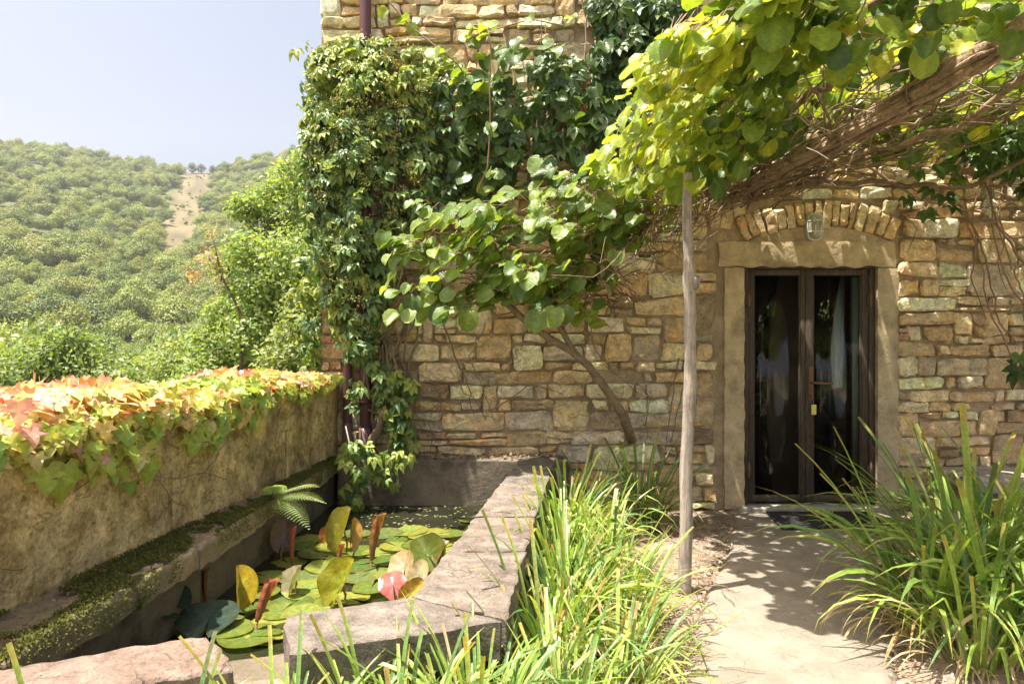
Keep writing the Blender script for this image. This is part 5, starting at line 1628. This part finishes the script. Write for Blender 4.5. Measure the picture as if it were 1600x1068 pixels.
for (x, y, n, ln), w in zip(((1.98, 3.25, 85, .98), (2.30, 3.45, 85, 1.02), (2.20, 3.02, 80, .90), (2.62, 3.25, 70, .95), (1.95, 2.85, 60, .72), (2.45, 2.80, 60, .78), (2.62, 3.75, 60, .95)),
        ('arching furthest over the path opposite the post', 'tallest, in the middle of the bed beyond the path', 'in the middle of the bed in front of the tallest one', 'at the outer edge of the bed beside the view border', 'low, at the near path edge with dry leaves at its foot', 'low, at the near outer corner of the bed', 'at the back of the bed towards the stone bench')):
    clump(x, y, n, ln, 'strap leaved clump ' + w, G3, parts=40, spread=.15, dry=.10, lean=(-.18, -.05))
clump(3.35, 4.2, 50, .75, 'darker strap leaved clump in front of the stone bench', None, 24, pal=[.1, .2, .05, .35, .05, .25])

# low ground cover and litter
def litter():
    g = Geo(); V0, L0, S0, _ = PROTO['chip']
    def bit(x, y, s, col, ln=1.0):
        z = (soil_z(x, y) if not (path_x(y)[0] < x < path_x(y)[1]) else .006) + .006
        R = orient(np.array([0, 0, 1]) + rng.normal(0, .3, 3), rng.normal(0, 1, 3)) * np.array([s, s * ln, s]); g.add(V0 @ R.T + np.array([x, y, z]), L0, S0, col)
    LC = [(.28, .19, .11), (.20, .13, .08), (.36, .27, .17), (.15, .11, .08)]
    for k in range(2600):
        y = rng.uniform(1.9, 5.4); l, r = path_x(y)
        x = l - abs(rng.normal()) * .16 + .02 if rng.random() < .6 else r + abs(rng.normal()) * .2 - .03
        bit(x, y, rng.uniform(.008, .022), LC[rng.integers(4)], rng.choice([1, 1, 2.2]))
    for k in range(520):
        y = rng.uniform(2.2, 5.3); l, r = path_x(y); bit(rng.uniform(l, r), y, rng.uniform(.004, .012), LC[rng.integers(4)])
    for k in range(700):        # debris on the wall foot behind the pond
        x = rng.uniform(-1.2, .4); V = (x, rng.uniform(5.36, 5.56), .456 + .01 * rng.random())
        R = orient(np.array([0, 0, 1]) + rng.normal(0, .4, 3), rng.normal(0, 1, 3)) * rng.uniform(.012, .04); g.add(V0 @ R.T + np.array(V), L0, S0, LC[rng.integers(4)])
    for k in range(1500):       # soil and bits on the ledge
        y = rng.uniform(1.2, 5.4); x = PAR(y) + (LEDGE(y) - PAR(y)) * rng.random() ** 1.2
        R = orient(np.array([0, 0, 1]) + rng.normal(0, .4, 3), rng.normal(0, 1, 3)) * rng.uniform(.008, .022); g.add(V0 @ R.T + np.array([x, y, .452 + .008 * rng.random()]), L0, S0, [(.20, .14, .09), (.14, .10, .07), (.28, .21, .14)][rng.integers(3)])
    for k in range(260):        # twigs and bits lying on the slabs
        y = rng.uniform(2.3, 5.2); x = rng.uniform(CO_L(y), CO_R(y))
        R = orient(np.array([0, 0, 1]) + rng.normal(0, .15, 3), rng.normal(0, 1, 3)) * rng.uniform(.004, .014); g.add(V0 @ R.T + np.array([x, y, .483]), L0, S0, LC[rng.integers(4)])
    for k in range(90):
        y = rng.uniform(2.3, 5.3); l, r = path_x(y); x = l + rng.normal() * .12; z = max(soil_z(x, y), 0) + .01
        a = rng.random() * 6.28; ln = rng.uniform(.05, .22)
        g.tube(wander((x, y, z), (x + ln * math.cos(a), y + ln * math.sin(a), z + .01), 6, .02), .0022, 4, LC[rng.integers(4)])
    for k in range(900):        # gravel
        y = rng.uniform(2.0, 5.3); l, r = path_x(y); x = l - abs(rng.normal()) * .12 if rng.random() < .6 else r + abs(rng.normal()) * .12
        s = rng.uniform(.004, .012); V = rng.normal(0, 1, (6, 3)) * .2 + np.array([(1, 0, 0), (-1, 0, 0), (0, 1, 0), (0, -1, 0), (0, 0, .7), (0, 0, -.7)])
        g.faces(V * s + np.array([x, y, soil_z(x, y) + .004]), [(0, 2, 4), (2, 1, 4), (1, 3, 4), (3, 0, 4), (2, 0, 5), (1, 2, 5), (3, 1, 5), (0, 3, 5)], np.array((.38, .31, .25)) * rng.uniform(.7, 1.2))
    o = obj('leaf_litter', g, M['matte'], smooth=False); o['kind'] = 'stuff'
litter()
def ground_cover():
    g = Geo(); pal = [(.07, .12, .03), (.1, .15, .035), (.05, .09, .028)]
    for k in range(900):
        x, y = rng.uniform(2.6, 4.4), rng.uniform(2.6, 4.9)
        if x < path_x(y)[1] + .25: continue
        V, Lp, S, sh = PROTO['lobed%d' % rng.integers(4)]; R = orient(np.array([0, -.2, 1]) + rng.normal(0, .4, 3), rng.normal(0, 1, 3)) * rng.uniform(.03, .06)
        g.add(V @ R.T + np.array([x, y, soil_z(x, y) + .03 + .14 * rng.random()]), Lp, S, sh[:, None] * np.array(pal[rng.integers(3)]))
    o = obj('ground_cover_leaves', g, M['creeper']); o['kind'] = 'stuff'
ground_cover()

# ================================================================== TREES BEYOND THE WALL
def tree_from_px(name, label, cat, lobes_px, Y, n, size, pal, trunk_u, dY=.8, group=None, trunk=True, twig=True):
    lobes = [tuple(P(u, v, Y + rng.uniform(-dY, dY))) + (1.12 * r / FPX * Y,) for u, v, r in lobes_px]
    tx = (trunk_u - 800) / FPX * Y; zb = terrain_z(tx, Y) - .3
    t = thing(name, label, cat, (tx, Y, zb), group)
    obj('crown', lobes_crown(lobes, n, size, pal, jit=.7, shell=.35), M['tree'], t)
    g = Geo(); top = max(l[2] for l in lobes)
    ax = wander((tx, Y, zb), (np.mean([l[0] for l in lobes]), Y, top - 1.6 * lobes[0][3]), 12, .25); g.tube(ax, np.linspace(.13, .03, 12) * (Y / 16), 8, (.15, .11, .08))
    obj('trunk', g, M['bark'], t)
    g = Geo()
    for l in lobes:
        i = int(np.clip(np.searchsorted(ax[:, 2], l[2] - .8 * l[3]) - 1, 1, 10))
        W = wander(ax[i], l[:3], 8, .2); g.tube(W, np.linspace(.04, .012, 8) * (Y / 16), 6, (.16, .12, .09))
        for q in range(4): g.tube(wander(W[4 + q % 4], np.array(l[:3]) + rng.normal(0, .6, 3) * l[3], 6, .1), .007 * Y / 14, 4, (.17, .13, .10))
    obj('limbs', g, M['bark'], t)
    return t
YG = [(.23, .31, .11), (.28, .36, .13), (.18, .26, .09), (.34, .40, .16)]
MG = [(.17, .24, .07), (.21, .28, .08), (.13, .19, .055), (.25, .30, .10)]
tree_from_px('broadleaf_tree', 'loose leafy tree beyond the boundary wall beside the house corner', 'tree',
             [(405, 325, 34), (375, 322, 22), (440, 300, 36), (470, 270, 34), (490, 330, 55), (430, 365, 46), (390, 395, 38), (475, 410, 60), (410, 450, 44), (372, 455, 26), (440, 500, 52), (395, 520, 44), (490, 480, 50), (360, 545, 40), (420, 570, 55), (350, 490, 30), (335, 540, 42), (312, 590, 40), (352, 410, 26)], 14, 30000, .10, YG, 425)
tree_from_px('broadleaf_tree', 'pale yellow green leafy tree low behind the boundary wall next to the drainpipes', 'tree',
             [(480, 520, 46), (455, 560, 44), (500, 565, 40), (440, 600, 44), (510, 500, 36), (480, 600, 50), (470, 480, 30)], 11, 9000, .10, [(.25, .30, .11), (.30, .34, .14), (.20, .25, .09)], 480, dY=.4)
tree_from_px('broadleaf_tree', 'dark grey green bushy tree just over the boundary wall at the edge of the view', 'tree',
             [(60, 570, 48), (110, 540, 36), (20, 600, 50), (130, 585, 45), (180, 605, 42), (60, 620, 55), (150, 630, 50), (90, 560, 40)], 20, 13000, .15, MG, 90)
tree_from_px('broadleaf_tree', 'light green bushy tree over the middle of the boundary wall', 'tree',
             [(230, 590, 40), (280, 570, 42), (330, 590, 40), (250, 620, 45), (310, 620, 45), (210, 615, 36), (345, 560, 30)], 24, 11000, .16, [(.25, .31, .11), (.29, .34, .12), (.20, .26, .09)], 280)
def dead_sapling():
    Y = 13.0; p = P(372, 560, Y); t = thing('dry_sapling', 'thin tree with dry pinkish brown leaves in front of the hillside', 'tree', (p[0], Y, p[2] - 1.2))
    A = np.array([(p[0], Y, p[2] - 1.2)] + [P(u, v, Y) for u, v in [(380, 500), (362, 460), (345, 430), (338, 395), (330, 360)]])
    obj('trunk', Geo().tube(A, [.04, .03, .025, .018, .012, .006], 6, (.14, .1, .08)), M['bark'], t)
    g = Geo(); V0, L0, S0, _ = PROTO['chip']
    for (u, v, s, k) in ((330, 365, 7, 30), (325, 400, 9, 45), (302, 432, 7, 60), (340, 415, 8, 30), (315, 405, 8, 24), (342, 440, 8, 24)):
        for _ in range(k):
            q = P(u + rng.normal() * s, v + rng.normal() * s, Y + rng.normal() * .15); R = orient(rng.normal(0, 1, 3), rng.normal(0, 1, 3)) * rng.uniform(.06, .10); g.add(V0 @ R.T + q, L0, S0, np.array([(.40, .25, .17), (.44, .30, .20), (.34, .22, .14)][rng.integers(3)]))
    obj('crown', g, M['tree'], t)
    g = Geo()
    for u, v in ((302, 432), (325, 400), (345, 440), (318, 408)): g.tube(wander(A[3], P(u, v, Y), 6, .08), .007, 4, (.14, .1, .08))
    obj('limbs', g, M['bark'], t)
dead_sapling()

def slope_trees():
    protos = []
    for k in range(5):
        pal = [[(.24, .30, .08), (.28, .34, .09)], [(.17, .24, .07), (.21, .28, .08)], [(.28, .33, .09), (.32, .36, .11)], [(.15, .21, .07), (.19, .25, .08)], [(.22, .27, .08), (.26, .31, .09)]][k]
        lobes = [(0, 0, .3, .55)]
        for q in range(7): a = q * .9 + rng.random(); lobes.append((math.cos(a) * .55, math.sin(a) * .55, rng.uniform(.0, .6), rng.uniform(.28, .42)))
        lobes.append((0, .1, .85, .36))
        c = lobes_crown(lobes, 3000, .085, pal, jit=.6, shell=.5).mesh('crown', M['forest'])
        g = Geo().tube(wander((0, 0, -1.6), (0, 0, .6), 8, .1), np.linspace(.06, .02, 8), 6, (.14, .11, .08))
        for q in range(5): g.tube(wander((0, 0, -.2 + .15 * q), (rng.normal() * .5, rng.normal() * .5, .3 + .2 * q * .5), 5, .06), .014, 4, (.14, .11, .08))
        protos.append((c, g.mesh('trunk', M['bark'])))
    lab = 'broadleaf tree on the wooded slope below the hill'
    k = 0
    for _ in range(900):
        if k >= 110: break
        d = rng.uniform(32, 130); az = rng.uniform(-.72, -.16); x, y = d * math.sin(az), d * math.cos(az); z = terrain_z(x, y)
        s = rng.uniform(2.2, 3.8)
        u = 800 + FPX * x / y; vt = 534 - FPX * (z + 2.2 * s - EYE) / y
        if u < -40 or u > 560 or vt < 470: continue
        t = thing('slope_tree', lab, 'tree', (x, y, z + 1.2 * s), 'trees on the wooded slope')
        cm, tm = protos[k % 5]
        for nm, me in (('crown', cm), ('trunk', tm)):
            o = bpy.data.objects.new(nm, me); COL.objects.link(o); o.parent = t
        t.scale = (s, s, s * rng.uniform(.9, 1.25)); t.rotation_euler = (0, 0, rng.random() * 6.28); k += 1
    # trees standing on the saddle
    cm = lobes_crown([(0, 0, 0, .5), (.3, .1, .2, .3), (-.3, 0, .25, .3), (0, 0, .5, .3)], 320, .2, [(.07, .1, .035), (.09, .12, .04)]).mesh('crown', M['tree'])
    tm = Geo().tube([(0, 0, -2.0), (.05, 0, -1), (0, 0, .3)], [.06, .05, .03], 6, (.12, .1, .08)).mesh('trunk', M['bark'])
    for i, (u, h) in enumerate(((232, 5), (255, 5), (270, 6), (285, 7), (300, 10), (314, 9), (332, 8), (343, 9), (354, 9), (366, 6), (384, 6), (412, 6), (428, 5), (102, 7))):
        Y = 470.; x = (u - 800) / FPX * Y; z = terrain_z(x, Y) - h * .62
        t = thing('ridge_tree', 'small dark tree standing alone against the sky on the saddle of the ridge', 'tree', (x, Y, z + h * .95), 'trees on the skyline')
        for nm, me in (('crown', cm), ('trunk', tm)):
            o = bpy.data.objects.new(nm, me); COL.objects.link(o); o.parent = t
        t.scale = (h * .55, h * .55, h * .55); t.rotation_euler = (0, 0, i * 1.3)
slope_trees()

# ================================================================== AIR
def haze():
    m = bpy.data.materials.new('haze'); m.use_nodes = True; N = m.node_tree.nodes; N.remove(N['Principled BSDF'])
    v = N.new('ShaderNodeVolumePrincipled'); v.inputs['Color'].default_value = (.93, .95, 1, 1); v.inputs['Density'].default_value = .0003; v.inputs['Anisotropy'].default_value = .2
    m.node_tree.links.new(v.outputs[0], N['Material Output'].inputs['Volume'])
    o = obj('haze', Geo().box((-950, -950, -140), (950, 950, 290)), m, smooth=False); o['kind'] = 'stuff'
haze()
